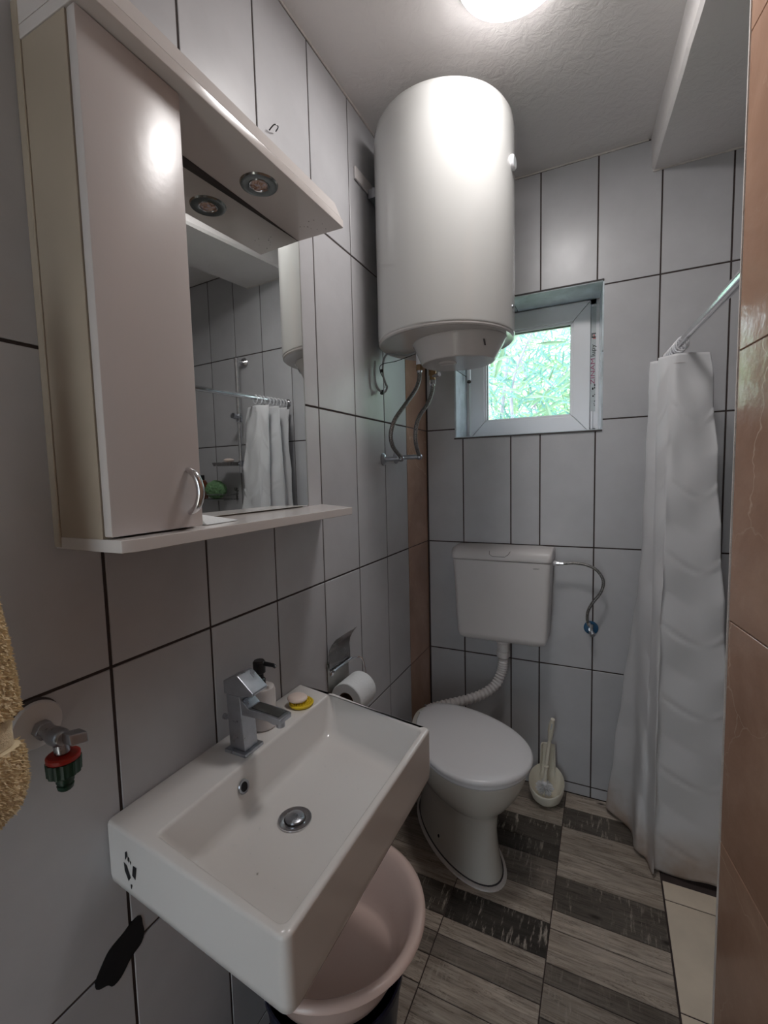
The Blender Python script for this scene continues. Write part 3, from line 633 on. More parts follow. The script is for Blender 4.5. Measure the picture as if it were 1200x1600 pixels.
for nm, hp, y, xe in (('cold', hA, -.456, .060), ('hot', hB, -.346, .092)):
    t = thing('hose', 'left braided steel hose from heater, ending nearer the mirror' if nm == 'cold' else 'right braided steel hose from heater, ending nearer the brown strip', 'hose', hp[-1], 'braided hoses under the water heater')
    obj('braid', G().tube(hp, .0074, 12), 'braid', t)
    obj('ferrule', G().tube([hp[0], hp[3]], .0095, 12), 'chrome', t); obj('ferrule', G().tube([hp[-4], hp[-1]], .0095, 12), 'chrome', t)
    z = hp[-1][2]-.004
    e = thing('pipe_elbow', 'chrome wall pipe stub with rosette, %s of the pair under heater' % ('left' if nm == 'cold' else 'right'), 'pipe', (0, y, z), 'wall pipe stubs under the water heater')
    obj('rosette', G().lathe([(.023,.0005),(.023,.003),(.015,.010),(.009,.012)], (0,y,z), 'x', seg=28), 'dull', e)
    pe = hp[-1]
    obj('stub', G().tube([(.005,y,z),(xe*.5,y+(pe[1]-y)*.5,z),(pe[0],pe[1],z)], .0088, 14), 'dull', e)
    obj('elbow', G().ball((pe[0],pe[1],z), .0115, sq=(1,1,1)), 'dull', e)
cbl = smooth_path([(.135,-.425,1.786),(.10,-.43,1.776),(.06,-.435,1.778),(.034,-.465,1.780),(.026,-.486,1.755),(.024,-.492,1.71),(.022,-.470,1.68),(.020,-.450,1.670),(.020,-.465,1.650),(.018,-.490,1.645),(.012,-.520,1.66),(.010,-.530,1.70),(.010,-.523,1.745)], 6)
ct = thing('power_cable', 'looped grey power cable hanging under the heater against the wall', 'cable', (.02,-.49,1.64))
obj('cord', G().tube(cbl, .0038, 8), 'cable', ct)
obj('thin_wire', G().tube(smooth_path([(.12,-.40,1.785),(.06,-.45,1.755),(.025,-.498,1.738),(.02,-.505,1.715),(.022,-.475,1.685),(.022,-.472,1.662)], 6), .0014, 6), 'black', ct)
obj('tape', G().lathe([(.006,-.006),(.0065,0),(.006,.007)], (.019,-.492,1.643), (0,.5,1), seg=10), 'black', ct)
obj('tape', G().lathe([(.005,-.005),(.0055,0),(.005,.005)], (.024,-.500,1.715), 'z', seg=10), 'black', ct)

# ------------------------------------------------------------------ wash basin
wb_t = thing('wash_basin', 'white rectangular ceramic wash basin mounted on the left wall', 'sink', (.2, -1.3, .685))
oc = [(.001,-1.536),(.394,-1.572),(.394,-1.064),(.001,-1.000)]
def ins(c, back, left, front, right): return [(c[0][0]+back, c[0][1]+left), (c[1][0]-front, c[1][1]+left), (c[2][0]-front, c[2][1]-right), (c[3][0]+back, c[3][1]-right)]
ZT = .797
def lp(c, r, z, n=6): return [(x, y, z) for x, y in rloop(c, r, n)]
loops = [lp(ins(oc,.0,.05,.03,.05),[.02,.03,.03,.02],.676), lp(ins(oc,.0,.025,.010,.025),[.02,.028,.028,.02],.6775), lp(ins(oc,.0,.010,.003,.010),[.008,.022,.022,.008],.682), lp(ins(oc,.0,.002,0,.002),[.004,.016,.016,.004],.691),
 lp(oc,[.004,.015,.015,.004],.705), lp(oc,[.004,.015,.015,.004],ZT-.006), lp(ins(oc,.0005,.0015,.0015,.0015),[.004,.014,.014,.004],ZT-.002), lp(ins(oc,.001,.005,.005,.005),[.004,.012,.012,.004],ZT),
 lp(ins(oc,.098,.011,.011,.011),[.014,.014,.014,.014],ZT), lp(ins(oc,.1015,.0145,.0145,.0145),[.013]*4,ZT-.0018), lp(ins(oc,.104,.0165,.0165,.0165),[.013]*4,ZT-.006),
 lp(ins(oc,.118,.045,.024,.045),[.025]*4,.728), lp(ins(oc,.124,.056,.030,.056),[.035]*4,.716), lp(ins(oc,.135,.07,.045,.07),[.04]*4,.7115), lp(ins(oc,.19,.20,.16,.20),[.006]*4,.7085)]
obj('bowl', G().loft(loops), 'ceramic', wb_t, sharp=60)
DX, DY = .214, -1.318
drn = obj('drain', G().lathe([(.0200,.7075),(.0205,.7105),(.029,.7122),(.0315,.7118),(.0318,.7095)], (DX,DY,0), seg=40, cap=False), 'chrome', wb_t)
obj('drain_hole', G().lathe([(.0205,.7075),(.0205,.7096)], (DX,DY,0), seg=30), 'seam', drn)
obj('plug', G().lathe([(.0165,.7097),(.018,.7125),(.0175,.7155),(.012,.7178),(.004,.7185)], (DX,DY,0), seg=32), 'dull', drn)
on = Vector((.97,0,.24)).normalized()
ov = obj('overflow_ring', G().lathe([(.0085,-.002),(.0088,.0018),(.0125,.0024),(.0135,.0005)], (.1135,-1.342,.7615), on, seg=30, cap=False), 'dull', wb_t)
obj('overflow_hole', G().lathe([(.009,-.004),(.009,.0006)], (.1135,-1.342,.7615), on, seg=24), 'blackrub', ov)
# sticker remains on the left end of the basin
def on_end(u, z):  # u along x from the wall, on the left face of the basin
    y = oc[0][1]+(oc[1][1]-oc[0][1])*u/.394; return (u, y-.0006, z)
g = G()
for q in ([(.050,.771),(.055,.775),(.056,.767),(.049,.757)], [(.070,.757),(.079,.757),(.074,.735),(.066,.739)], [(.045,.752),(.052,.749),(.061,.732),(.055,.724),(.046,.738)], [(.060,.721),(.064,.722),(.062,.714),(.060,.714)], [(.057,.767),(.061,.765),(.059,.757),(.056,.760)], [(.062,.762),(.065,.760),(.063,.755)]):
    a = [Vector(on_end(p[0]*1.03, p[1]-.007)) for p in q]; g.loft([a, [p+Vector((0,-.0002,0)) for p in a]])
obj('sticker_residue', g, 'blackrub', wb_t, sharp=0)
# water drops
g = G(); rd = random.Random(5)
for k in range(46):
    x = rd.uniform(.15,.35); y = rd.uniform(-1.50,-1.10); z = .7105+.003*rd.random()*0
    g.ball((x,y,.7112), rd.uniform(.0010,.0022), 8, 5, (1,1,.5))
o = obj('water_drops', g, 'glass', wb_t); o['kind'] = 'stuff'

# faucet
fc = thing('faucet', 'square chrome mixer tap with flat lever on the basin deck', 'faucet', (.068,-1.288,ZT))
fy = -1.288
obj('base_plate', G().box((.040,fy-.027,ZT),(.096,fy+.027,ZT+.007)), 'dull', fc, bevel=.0015)
obj('column', G().hexa([(.048,fy-.019,ZT+.007),(.088,fy-.019,ZT+.007),(.088,fy+.019,ZT+.007),(.048,fy+.019,ZT+.007)], [(.044,fy-.019,.917),(.080,fy-.019,.917),(.080,fy+.019,.917),(.044,fy+.019,.917)]), 'dull', fc, bevel=.002)
sp_ = obj('spout', G().prism([(.064,.878),(.145,.880),(.162,.876),(.179,.880),(.179,.890),(.155,.893),(.100,.896),(.084,.910),(.064,.910)], fy-.0175, fy+.0175, 'y'), 'dull', fc, bevel=.002)
obj('spout_channel', G().prism([(.104,.8955),(.171,.8915),(.171,.8925),(.104,.8975)], fy-.0125, fy+.0125, 'y'), 'dark_chrome', sp_, sharp=0)
obj('aerator', G().lathe([(.0085,-.010),(.0085,.004)], (.165,fy,.876), 'z', seg=18), 'dull', sp_)
obj('lever', G().prism([(.041,.919),(.041,.946),(.076,.962),(.081,.960),(.118,.931),(.116,.925),(.080,.919)], fy-.022, fy+.022, 'y'), 'dull', fc, bevel=.002)
obj('rear_knob', G().lathe([(.0035,0),(.0035,.012),(.006,.014),(.006,.022)], (.0385,fy,.855), (-1,0,0), seg=14), 'dull', fc)
# soap dispenser
sd = thing('soap_dispenser', 'white soap bottle with black pump behind the faucet', 'soap dispenser', (.050,-1.205,ZT))
obj('bottle', G().lathe([(.026,ZT+.0),(.029,ZT+.003),(.0295,ZT+.01),(.0295,.880),(.027,.888),(.020,.892),(.010,.893)], (.047,-1.205,0), seg=36), 'plastic', sd)
pm = obj('pump', G().lathe([(.0125,.892),(.0125,.905),(.009,.908),(.0085,.918),(.0135,.921),(.0140,.944),(.011,.948)], (.043,-1.205,0), seg=24), 'black', sd)
obj('nozzle', G().tube([(.048,-1.203,.941),(.078,-1.199,.940),(.084,-1.198,.936)], [.0055,.0045,.004], 10), 'black', pm)
# soap and its tray
st_ = obj('soap_tray', G().lathe([(.026,ZT+.0003),(.029,ZT+.003),(.030,ZT+.007),(.027,ZT+.0085)], (.070,-1.093,0), seg=32), 'yellow')
tag(st_, 'round yellow nubbed soap holder on the basin corner', 'soap holder')
g = G()
for a in range(5):
    for k in range(max(1, a*6)):
        r = .0062*a; g.lathe([(.0018,ZT+.008),(.0014,ZT+.0115)], (.070+r*math.cos(2*PI*k/max(1,a*6)), -1.093+r*math.sin(2*PI*k/max(1,a*6)), 0), seg=6)
nb = obj('nubs', g, 'yellow'); nb.parent = st_; nb.location = nb.location-st_.location; nb['kind'] = 'stuff'
tag(obj('soap_bar', G().ball((.062,-1.098,ZT+.0185), .027, 26, 12, (.95,.85,.34)), 'soap'), 'pale pink oval soap bar on the yellow holder', 'soap')

# ------------------------------------------------------------------ wall tap with hose connector
wt = thing('garden_tap', 'chrome wall tap with red and green hose connector beside the towel', 'tap', (.0, -1.615, .93))
ty, tz = -1.624, 1.008
obj('escutcheon', G().lathe([(.0335,.0005),(.034,.004),(.032,.008),(.012,.012)], (0,ty,tz), 'x', seg=40), 'plastic', wt)
obj('rosette_dark_ring', G().lathe([(.0345,.0003),(.0345,.0015)], (0,ty-.002,tz+.004), 'x', seg=36), 'seam', wt)  # dark disc behind the escutcheon, set slightly above it
obj('tap_body', G().tube([(.008,ty,tz-.004),(.060,ty-.002,tz-.004)], [.010,.0115], 16).lathe([(.0135,.014),(.0135,.026)], (0,ty,tz-.004), 'x', seg=6).lathe([(.011,.044),(.0125,.05),(.0125,.066),(.009,.072)], (0,ty-.002,tz-.004), 'x', seg=18).tube([(.062,ty-.002,tz-.004),(.064,ty-.001,tz-.026)], .0095, 14), 'dull', wt, bevel=.0008, seg=1)
obj('tap_lever', G().hexa([(.068,ty-.004,tz-.010),(.092,ty-.004,tz-.010),(.092,ty+.020,tz-.016),(.070,ty+.020,tz-.016)], [(.068,ty-.004,tz+.006),(.088,ty-.004,tz+.006),(.090,ty+.020,tz-.000),(.070,ty+.020,tz+.001)]), 'dull', wt, bevel=.003)
obj('red_ring', G().lathe([(.0195,-.0125),(.0205,-.011),(.0205,-.006),(.0185,-.0045)], (.064,ty-.0005,tz-.0225), 'z', seg=28), 'red', wt)
g = G(); seg = 48; Lp = []
for z, rr in ((-.034,.017),(-.032,.0195),(-.015,.0202),(-.0125,.0202)):
    Lp.append([((.064+(rr+(.0012 if k % 4 < 2 else 0))*math.cos(2*PI*k/seg)), (ty-.0005+(rr+(.0012 if k % 4 < 2 else 0))*math.sin(2*PI*k/seg)), tz-.0225+z) for k in range(seg)])
obj('green_collar', g.loft(Lp), 'green', wt, sharp=25)
obj('hose_nipple', G().lathe([(.0075,-.056),(.0095,-.054),(.0105,-.049),(.0085,-.047),(.0085,-.045),(.011,-.044),(.011,-.033)], (.064,ty-.0005,tz-.0225), 'z', seg=22), 'green', wt)

# ------------------------------------------------------------------ towel
tw = thing('towel', 'beige terry towel hanging at the left edge beside the wall tap', 'towel', (.095,-1.76,.94))
prof = [(.958,.45),(.963,.70),(.976,.90),(1.0,1.0),(1.030,1.0),(1.049,.97),(1.052,.86),(1.068,.85),(1.084,.86),(1.088,.95),(1.09,.98),(1.12,.96),(1.18,.90),(1.25,.80),(1.33,.66),(1.42,.50),(1.52,.34),(1.60,.18)]
def tw_pt(zz, k, a):
    fold = 1+.10*math.sin(3*a+.6+zz*3)+.05*math.sin(7*a)
    return Vector((.095+.055*k*fold*math.cos(a), -1.775+.081*k*fold*math.sin(a), zz))
loops = []
zs = prof
for (zz, k) in zs: loops.append([tw_pt(zz, k*.97, 2*PI*i/48) for i in range(48)])
obj('cloth', G().loft(loops), 'towel', tw)
band = [p for p in prof if 1.051 <= p[0] <= 1.085]
obj('woven_band', G().loft([[tw_pt(zz, k+.012, 2*PI*i/48) for i in range(48)] for zz, k in band], False, False), 'towelband', tw)
g = G(); rt = random.Random(3)
def prof_k(z):
    for (a, ka), (b, kb) in zip(prof, prof[1:]):
        if a <= z <= b: return ka+(kb-ka)*(z-a)/(b-a)
    return .2
for k in range(15000):
    z = rt.uniform(.963, 1.40)
    if 1.050 < z < 1.086: continue
    a = rt.uniform(-.6, 2.1) if rt.random() < .85 else rt.uniform(0, 2*PI); kk = prof_k(z)
    p = tw_pt(z, kk*.965, a); c = Vector((.095,-1.765,z)); nrm = (p-c).normalized(); nrm = (nrm+Vector((rt.uniform(-.7,.7),rt.uniform(-.7,.7),rt.uniform(-.9,.4)))).normalized()
    t1 = nrm.orthogonal().normalized(); t2 = nrm.cross(t1); L = rt.uniform(.0035,.0065); r0 = rt.uniform(.0013,.0020)
    g.add([p+t1*r0, p-t1*r0*.5+t2*r0*.87, p-t1*r0*.5-t2*r0*.87, p+nrm*L*.7+t1*r0*.9+Vector((0,0,-.0006)), p+nrm*L-Vector((0,0,.001))], [(0,1,3),(1,2,3),(2,0,3),(1,2,4),(0,1,4),(0,2,4)])
me = bpy.data.meshes.new('pile'); me.from_pydata([tuple(v-tw.location) for v in g.v], [], g.f); me.materials.append(M['towel'])
po = bpy.data.objects.new('pile', me); COL.objects.link(po); po.parent = tw; po['kind'] = 'stuff'
tag(obj('towel_hook', G().lathe([(.016,.0005),(.016,.004),(.012,.006)], (0,-1.765,1.60), 'x', seg=20).tube([(.004,-1.765,1.60),(.09,-1.765,1.598),(.10,-1.765,1.615)], .006, 10), 'chrome'), 'chrome wall hook holding the beige towel', 'hook')

# ------------------------------------------------------------------ toilet paper holder and roll
ph = thing('paper_holder', 'polished steel toilet paper holder with curved flap above the basin corner', 'paper holder', (0,-.812,.70))
pl = [(.004,.700),(.004,.790),(.007,.83),(.014,.850),(.022,.868),(.036,.884)]
obj('back_plate', G().prism([(.0008,.700),(.0008,.80),(.003,.80),(.003,.700)], -.872, -.752, 'y'), 'aluminium', ph, sharp=0)
up = [(.012,.778),(.012,.80),(.010,.828),(.013,.845),(.022,.862),(.038,.882)]
low = [(x+.0014, z-.0004) for x, z in up]
obj('flap', G().prism(up+low[::-1], -.876, -.756, 'y'), 'steel', ph, sharp=50)
obj('hinge_bar', G().tube([(.020,-.868,.780),(.020,-.758,.780)], .004, 10), 'dull', ph)
obj('screw_cap', G().lathe([(.0085,0),(.0085,.003),(.006,.005)], (.003,-.852,.764), 'x', seg=18), 'chrome', ph)
obj('wire_arm', G().tube(smooth_path([(.020,-.86,.780),(.022,-.80,.781),(.030,-.752,.781),(.045,-.738,.775),(.055,-.738,.74),(.058,-.738,.70),(.058,-.742,.690),(.058,-.80,.690),(.058,-.835,.690)], 5), .0026, 8), 'chrome', ph)
rl_ = thing('toilet_roll', 'white toilet paper roll on the steel holder', 'toilet paper', (.060,-.79,.635))
g = G(); R1 = .051; R0 = .024
seg = 48
def ring(r, y): return [(.058+r*math.cos(2*PI*k/seg), y, .697+r*math.sin(2*PI*k/seg)) for k in range(seg)]
obj('paper', g.loft([ring(R0,-.864), ring(R1-.002,-.864), ring(R1,-.862), ring(R1,-.770), ring(R1-.002,-.768), ring(R0,-.768), ring(R0,-.864)], False, False), 'paper', rl_)
obj('core', G().loft([ring(R0-.0002,-.865), ring(R0-.0002,-.767), ring(R0-.0018,-.767), ring(R0-.0018,-.865), ring(R0-.0002,-.865)], False, False), 'cardboard', rl_)

# ------------------------------------------------------------------ cistern, hose, flush pipe
cs = thing('cistern', 'white plastic toilet cistern on the back wall', 'cistern', (.35,-.06,.645))
def cist(x0, x1, yf, z, rr=.02): return [(x, y, z) for x, y in rloop([(x0,-.001),(x0,yf),(x1,yf),(x1,-.001)][::1], [.002,rr,rr,.002], 5)]
obj('tank', G().loft([cist(.205,.492,-.085,.648), cist(.190,.508,-.100,.650), cist(.174,.526,-.112,.660), cist(.168,.533,-.116,.680), cist(.152,.547,-.120,.992)]), 'plastic', cs, sharp=45)
lid = obj('cistern_lid', G().loft([cist(.150,.549,-.122,.9945), cist(.148,.551,-.125,1.002), cist(.146,.552,-.122,1.022), cist(.148,.551,-.108,1.036), cist(.154,.547,-.09,1.042), cist(.20,.50,-.05,1.045)]), 'plastic', cs, sharp=50)
g = G(); yy = -.1235
def on_lid(x, z):   # the lid's sloped front
    t = max(0, min(1, (z-1.022)/.014)); return (x, -.1228+.0145*t if z > 1.022 else -.1238, z)
pth = [on_lid(.308,1.032), on_lid(.310,1.020), on_lid(.322,1.0115), on_lid(.372,1.0115), on_lid(.386,1.022), on_lid(.392,1.033)]
obj('flush_button_edge', G().tube(pth, .0009, 6), 'seam', lid)
lg = text_obj('GEBERIT', .0065, 'seam', cs, (.481, -.1201, .968), (1,0,0), (0,0,1)); lg.name = 'logo'
# supply hose
hs = thing('supply_hose', 'thin steel hose curving from the cistern to the blue valve', 'hose', (.66,-.04,.74))
obj('inlet_nut', G().lathe([(.010,0),(.010,.012),(.008,.014)], (.548,-.052,.985), 'x', seg=6), 'pvc', hs)
obj('ferrule', G().lathe([(.0085,.013),(.0085,.024),(.006,.026),(.006,.040)], (.548,-.052,.985), 'x', seg=16), 'chrome', hs)
hp = smooth_path([(.585,-.052,.985),(.625,-.052,.990),(.672,-.052,.985),(.710,-.052,.965),(.731,-.052,.925),(.722,-.052,.880),(.695,-.050,.838),(.678,-.046,.800),(.676,-.043,.765),(.684,-.040,.742)], 7)
obj('braid', G().tube(hp, .0055, 12), 'braid', hs); obj('ferrule', G().tube([hp[-5], hp[-1]], .0072, 12), 'chrome', hs)
vv = thing('angle_valve', 'small chrome stop valve on a round blue rosette', 'valve', (.690,-.01,.70))
obj('rosette', G().lathe([(.027,.0005),(.027,.004),(.020,.008)], (.689,0,.722), (0,-1,0), seg=32), 'blue', vv)
obj('valve_body', G().tube([(.689,-.004,.722),(.688,-.040,.726)], .008, 12).tube([(.690,-.034,.744),(.690,-.034,.71)], .0075, 12).lathe([(.010,.0),(.0105,.012),(.008,.014)], (.693,-.036,.712), (.3,-.8,-.5), seg=10), 'dull', vv, bevel=.0006, seg=1)
# flush pipe
fp = thing('flush_pipe', 'white corrugated flush pipe curving from cistern to toilet', 'pipe', (.2,-.15,.37))
obj('collar', G().lathe([(.026,.575),(.0275,.578),(.0275,.598),(.024,.600),(.024,.632),(.029,.636),(.029,.652)], (.353,-.062,0), seg=32), 'plastic', fp)
ctr = smooth_path([(.353,-.062,.584),(.352,-.064,.54),(.345,-.070,.50),(.322,-.088,.452),(.275,-.120,.418),(.215,-.160,.400),(.150,-.200,.388),(.095,-.238,.378),(.082,-.250,.372)], 16)
rad = [.0195+.0028*(1 if k % 4 < 2 else -1)*.6 for k in range(len(ctr))]
obj('corrugated_tube', G().tube(ctr, rad, 20), 'plastic', fp, sharp=0)
obj('pipe_gasket', G().tube([ctr[-5], ctr[-1]], .027, 20), 'plastic', fp, bevel=.002)

# ------------------------------------------------------------------ toilet
U = Vector((.743,-.669,0)); V = Vector((.669,.743,0)); TM = -.150
def egg(sb, sf, w, z, k=.22, tm=TM, n=56):
    c = (sb+sf)/2; a = (sf-sb)/2; out = []
    for i in range(n):
        t = 2*PI*i/n; q = U*(c+a*math.cos(t))+V*(tm+w*math.sin(t)*(1+k*math.cos(t))); out.append((q.x, q.y, z))
    return out
base_p = U*.47+V*TM
to = thing('toilet', 'white ceramic floor toilet with closed lid, turned towards the room', 'toilet', (base_p.x, base_p.y, 0))
tb = TM+.010
obj('pan', G().loft([egg(.225,.700,.103,.006,.05,tb), egg(.228,.697,.101,.02,.05,tb), egg(.235,.684,.093,.08,.05,tb), egg(.245,.676,.086,.15,.06,tb), egg(.245,.680,.088,.205,.08,tb), egg(.24,.692,.102,.235,.12,TM), egg(.235,.722,.128,.268,.18,TM), egg(.235,.755,.150,.315,.2), egg(.235,.775,.162,.36,.2), egg(.24,.782,.166,.392,.2), egg(.245,.780,.164,.400,.2), egg(.26,.765,.15,.4015,.2)]), 'toiletw', to, sharp=50)
obj('sealant_bead', G().loft([egg(.210,.716,.116,.0005,.05,tb), egg(.211,.715,.115,.006,.05,tb), egg(.218,.708,.108,.0085,.05,tb)]), 'caulk', to, sharp=50)
obj('base_dark_line', G().loft([egg(.2205,.704,.1065,.0085,.05,tb), egg(.2215,.7035,.106,.0105,.05,tb)]), 'seam', to, sharp=0)  # thin dark line where the pan meets the sealant
obj('seat_ring', G().loft([egg(.305,.786,.166,.4022,.2), egg(.302,.790,.170,.408,.2), egg(.303,.789,.169,.4165,.2)]), 'seatw', to)
obj('lid', G().loft([egg(.300,.792,.171,.4185,.22), egg(.297,.797,.1745,.422,.22), egg(.297,.797,.1745,.432,.22), egg(.303,.790,.168,.4385,.22), egg(.33,.765,.148,.4425,.22), egg(.42,.68,.08,.4455,.22), egg(.5,.6,.03,.4462,.22)]), 'seatw', to, sharp=60)
for sgn in (-1, 1):
    q = U*.315+V*(TM+.055*sgn)
    obj('seat_hinge', G().lathe([(.011,.400),(.011,.420),(.009,.424)], (q.x,q.y,0), seg=16), 'seatw', to)
q = U*.500+V*(tb-.0925); 
nrmv = (-V*.95+Vector((0,0,.2))).normalized()
fx = obj('fixing_cap', G().lathe([(.0125,-.004),(.0135,.003),(.010,.006)], (q.x,q.y,.058), nrmv, seg=20), 'toiletw', to)
obj('fixing_screw', G().lathe([(.0055,.0058),(.0055,.0072)], (q.x,q.y,.058), nrmv, seg=14), 'blackrub', fx)

# ------------------------------------------------------------------ toilet brush and holder
BX, BY = .532, -.092
bh = thing('brush_holder', 'cream plastic toilet brush holder on the floor beside the toilet', 'brush holder', (BX,BY,0))
def rim_loop(r, zf, zb, sy=1.0, n=44, ox=0, oy=0):
    out = []
    for i in range(n):
        a = 2*PI*i/n; x = r*math.cos(a); y = r*sy*math.sin(a); t = (y/(r*sy)+1)/2; out.append((BX+ox+x, BY+oy+y, zf+(zb-zf)*t))
    return out
obj('bowl', G().loft([rim_loop(.030,.0005,.0005), rim_loop(.038,.002,.002), rim_loop(.056,.018,.030), rim_loop(.066,.038,.070), rim_loop(.0695,.052,.108), rim_loop(.0695,.058,.120), rim_loop(.0675,.060,.123), rim_loop(.0645,.058,.119), rim_loop(.058,.040,.070), rim_loop(.044,.024,.034), rim_loop(.020,.016,.018)]), 'cream_pl', bh, sharp=60)
tl = [(-.034,.040),(-.031,.066),(-.012,.073),(.012,.073),(.031,.066),(.034,.040),(.029,.040),(.024,.060),(-.024,.060),(-.029,.040)]
def tower(z, s=1.0, o=0.0): return [(BX+x*s, BY+o+y*s, z) for x, y in tl]
obj('back_tower', G().loft([tower(.085,1.0), tower(.14,.92,.006), tower(.205,.86,.010), tower(.212,.84,.011)]), 'cream_pl', bh, bevel=.0015)
tbz = thing('toilet_brush', 'white toilet brush standing in its cream holder', 'toilet brush', (BX-.003,BY-.01,.02))
rod = smooth_path([(BX-.006,BY-.018,.035),(BX-.003,BY-.008,.12),(BX+.002,BY+.008,.185),(BX+.006,BY+.016,.225),(BX+.010,BY+.020,.255),(BX+.014,BY+.022,.30),(BX+.020,BY+.018,.335),(BX+.022,BY+.015,.348)], 5)
n = len(rod); rr = []
for k in range(n):
    z = rod[k].z
    rr.append(.0062 if z < .17 else (.0078 if z < .215 else (.0066+(.0014 if int(z*260) % 2 else 0) if z < .25 else .0070+.0050*math.sin(PI*min(1,(z-.25)/.105)))))
obj('handle', G().tube(rod, rr, 14), 'cream_pl', tbz)
obj('handle_slot', G().hexa([(BX+.0125,BY+.0085,.305),(BX+.0165,BY+.0085,.305),(BX+.0165,BY+.0105,.305),(BX+.0125,BY+.0105,.305)],[(BX+.018,BY+.0065,.331),(BX+.021,BY+.0065,.331),(BX+.021,BY+.0085,.331),(BX+.018,BY+.0085,.331)]), 'film', tbz, sharp=0)
obj('collar', G().lathe([(.006,.0),(.0105,.002),(.006,.005)], (BX-.001,BY-.002,.150), 'z', seg=20), 'cream_pl', tbz)
g = G(); rb = random.Random(9)
for k in range(150):
    lv = rb.choice((.050,.058,.066,.074,.082)); a = 2*PI*k/24+rb.uniform(-.05,.05); c = Vector((BX-.005,BY-.016,lv)); d = Vector((math.cos(a), math.sin(a), rb.uniform(-.12,.25))).normalized(); L = .036*(1-.3*abs(lv-.066)/.02)
    s1 = d.orthogonal().normalized()*.0019; s2 = d.cross(s1.normalized())*.0012
    g.add([c+s1, c+s2, c-s1, c-s2, c+d*L+s1, c+d*L+s2, c+d*L-s1, c+d*L-s2], [(0,1,5,4),(1,2,6,5),(2,3,7,6),(3,0,4,7),(4,5,6,7)])
o = obj('bristles', g, 'seatw', tbz, sharp=0); o['kind'] = 'stuff'
obj('brush_cap', G().lathe([(.012,.084),(.011,.090),(.006,.094)], (BX-.005,BY-.014,0), seg=20), 'seatw', tbz)

# ------------------------------------------------------------------ basin tub on a navy bucket
TX, TY = .204, -1.190
nb_ = thing('bucket', 'navy blue plastic bucket under the pale pink tub', 'bucket', (TX,TY,0))
obj('wall', G().lathe([(.118,.0008),(.122,.003),(.150,.270),(.154,.272),(.154,.285),(.150,.285),(.146,.275),(.118,.010),(.02,.008)], (TX,TY,0), seg=56), 'navy', nb_, sharp=50)
tub = obj('tub', G().lathe([(.05,.288),(.128,.2885),(.138,.293),(.150,.318),(.178,.398),(.186,.408),(.198,.413),(.2025,.409),(.205,.411),(.2035,.418),(.196,.4215),(.187,.419),(.179,.411),(.170,.392),(.143,.322),(.134,.300),(.124,.2935),(.03,.292)], (TX,TY,0), seg=72), 'pink', sharp=60)
tag(tub, 'pale pink round plastic tub under the wash basin', 'tub')

# ------------------------------------------------------------------ shower rod, curtain, rings
ra = Vector((.928,-.006,1.752)); rb_ = Vector((1.008,-1.0,1.752))
tag(obj('curtain_rod', G().tube([ra, ra.lerp(rb_,.62), ra.lerp(rb_,.621), rb_], [.0105,.0115,.0135,.014], 18).lathe([(.018,.0),(.018,.006)], ra+Vector((0,.004,0)), (0,-1,0), seg=20), 'chrome', sharp=40), 'chrome shower curtain rod running from the back wall', 'rod')
top = [(1.022,-.205),(.975,-.222),(.932,-.236),(.905,-.215),(.885,-.200),(.93,-.17),(.865,-.150),(.95,-.115),(.868,-.085),(.975,-.055),(.90,-.030),(.99,-.02)]
bot = [(1.115,-.300),(1.01,-.300),(.902,-.298),(.893,-.322),(.878,-.258),(.842,-.242),(.835,-.13),(.752,-.055),(.86,-.045),(.98,-.07),(1.02,-.03),(1.10,-.03)]
def path2(P, per=9): return [(v.x, v.y) for v in smooth_path([(a, b, 0) for a, b in P], per)]
tp_, bt_ = path2(top), path2(bot); NZ = 220; rows = []
zt, zb_ = 1.712, .012
for j in range(NZ+1):
    t = j/NZ; z = zt+(zb_-zt)*t; row = []
    te = t**.85
    for i, (a, b) in enumerate(zip(tp_, bt_)):
        x = a[0]+(b[0]-a[0])*te; y = a[1]+(b[1]-a[1])*te
        # packing creases: shallow triangle wave down the cloth plus small puckers
        ph_ = (z/.235+.15*math.sin(i*.21)) % 1.0; tri = (abs(ph_-.5)*2-.5)
        y -= (.015*tri+.0065*math.exp(-((ph_-.5)/.035)**2))*math.cos(i*.2+.3); x += .004*tri*math.sin(i*.31+1)
        y += .003*noise.noise(Vector((i*.16, z*5, 1))); x += .004*noise.noise(Vector((i*.13, z*4, 7)))
        row.append((x, min(y, -.012), z+(.008*math.sin(i*.33) if t > .98 else 0)+ (.012 if (t > .985 and i < 14) else 0)*0))
    rows.append(row)
g = G(); g.loft(rows, False, False, closed=False)
cu_ = thing('shower_curtain', 'white shower curtain bunched against the back wall', 'curtain', (.95,-.15,.012))
sheet = obj('sheet', g, 'curtain', cu_, sharp=60)
md = sheet.modifiers.new('thickness', 'SOLIDIFY'); md.thickness = .0009; md.offset = 0
# stitched hem seam along the top
obj('top_hem', G().tube([(x, y-.001, 1.683) for x, y in tp_[:26]], .0007, 5), 'caulk', cu_)
rgm = None
for k in range(9):
    t = (.222-.025*k); p = ra.lerp(rb_, t); c = p+Vector((0,0,-.009)); tilt = random.uniform(-.35,.35)
    pts = [c+Vector((math.cos(a)*.0175, math.sin(tilt)*math.cos(a)*.0175, math.sin(a)*.021)) for a in [2*PI*i/20 for i in range(20)]]
    o = obj('curtain_ring', G().tube(pts, .0022, 7, closed=True), 'pvc')
    tag(o, 'white plastic curtain ring on the chrome rod, '+['nearest the camera','second from the camera end','third from the camera end','fourth from the camera end','fifth, middle one of the nine','fourth from the back wall','third from the back wall','second from the back wall','nearest the back wall'][k], 'curtain ring', 'curtain rings on the shower rod')

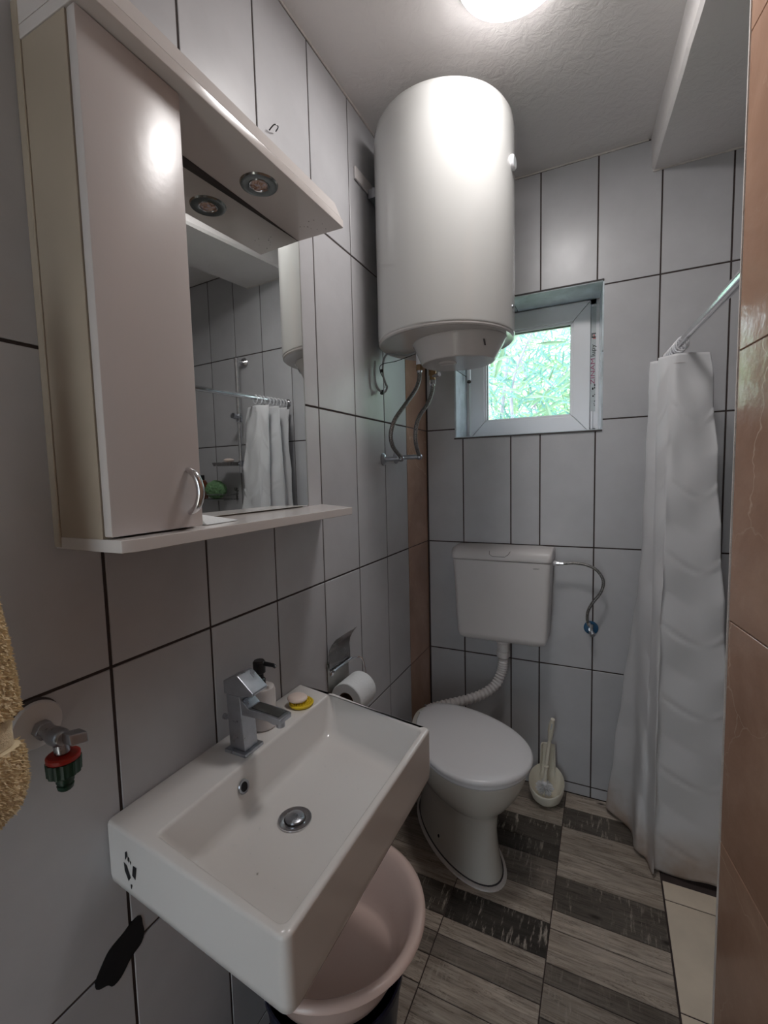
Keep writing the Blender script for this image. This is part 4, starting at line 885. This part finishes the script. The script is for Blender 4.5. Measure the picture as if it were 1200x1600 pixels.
# ------------------------------------------------------------------ shower fittings seen in the mirror
RX = 1.245
rs = thing('shower_rail', 'chrome shower riser rail on the back wall seen in mirror', 'shower rail', (RX,-.04,1.38))
obj('rail', G().tube([(RX,-.06,1.385),(RX,-.06,2.02)], .0115, 16), 'chrome', rs)
for z in (2.005, 1.40):
    obj('rail_bracket', G().tube([(RX,-.060,z),(RX,-.004,z)], .010, 14).lathe([(.028,0),(.028,.006),(.018,.016)], (RX+.0,-.0005,z), (0,-1,0), seg=28).lathe([(.013,-.014),(.013,.014)], (RX,-.06,z), 'z', seg=16), 'chrome', rs)
obj('slider', G().lathe([(.016,-.022),(.018,-.01),(.018,.01),(.016,.022)], (RX,-.06,1.69), 'z', seg=18).tube([(RX,-.06,1.69),(RX-.004,-.11,1.70)], [.013,.016], 16), 'dull', rs)
obj('dish_clamp', G().lathe([(.016,-.016),(.016,.016)], (RX,-.06,1.435), 'z', seg=18).tube([(RX,-.06,1.435),(RX+.02,-.09,1.435)], .010, 10), 'dull', rs)
obj('soap_dish', G().hexa([(RX+.005,-.135,1.425),(RX+.145,-.135,1.425),(RX+.145,-.045,1.425),(RX+.005,-.045,1.425)],[(RX,-.14,1.445),(RX+.15,-.14,1.445),(RX+.15,-.04,1.445),(RX,-.04,1.445)]), 'steel', rs, bevel=.002)
tag(obj('soap_bar', G().ball((RX+.065,-.092,1.4565), .035, 20, 10, (1,.7,.32)), 'soap'), 'cream soap bar on the shower dish, seen in the mirror', 'soap')
cd = thing('wire_caddy', 'small metal wire shelf on the shower wall seen in mirror', 'shelf', (1.48,-.07,1.23))
g = G()
for z in (1.232, 1.262): g.tube([(1.34,-.006,z),(1.34,-.115,z),(1.64,-.115,z),(1.64,-.006,z)], .0028, 6)
for k in range(13): x = 1.345+.0245*k; g.tube([(x,-.006,1.232),(x,-.115,1.232)], .0016, 5)
for x in (1.34,1.49,1.64): g.tube([(x,-.115,1.232),(x,-.115,1.262)], .002, 5)
g.tube([(1.345,-.012,1.225),(1.345,-.012,1.30)], .005, 8); g.tube([(1.64,-.012,1.225),(1.64,-.012,1.30)], .005, 8); g.tube([(1.34,-.006,1.28),(1.34,-.03,1.285),(1.34,-.03,1.30)], .004, 6)
obj('rack', g, 'dark_chrome', cd)
g = G().ball((1.46,-.066,1.289), .058, 40, 24, (1.25,.85,.93))
for i, v in enumerate(g.v):
    d = (v-Vector((1.46,-.066,1.289))).normalized(); g.v[i] = v+d*(.005*noise.noise(v*60)+.004*noise.noise(v*150))
for i, v in enumerate(g.v): v.z = max(v.z, 1.236); v.y = min(v.y, -.008)
tag(obj('bath_sponge', g, 'green_mesh', sharp=0), 'green mesh bath sponge on the wire shelf, seen in the mirror', 'sponge')
bt2 = thing('shampoo_bottle', 'brown bottle with dark cap beside the green sponge', 'bottle', (1.585,-.06,1.2355))
obj('bottle_body', G().lathe([(.026,1.2356),(.029,1.239),(.029,1.33),(.020,1.345),(.013,1.348)], (1.585,-.06,0), seg=28), 'brownp', bt2)
obj('cap', G().lathe([(.014,1.348),(.014,1.375),(.012,1.378)], (1.585,-.06,0), seg=20), 'black', bt2)
bpy.context.view_layer.update()
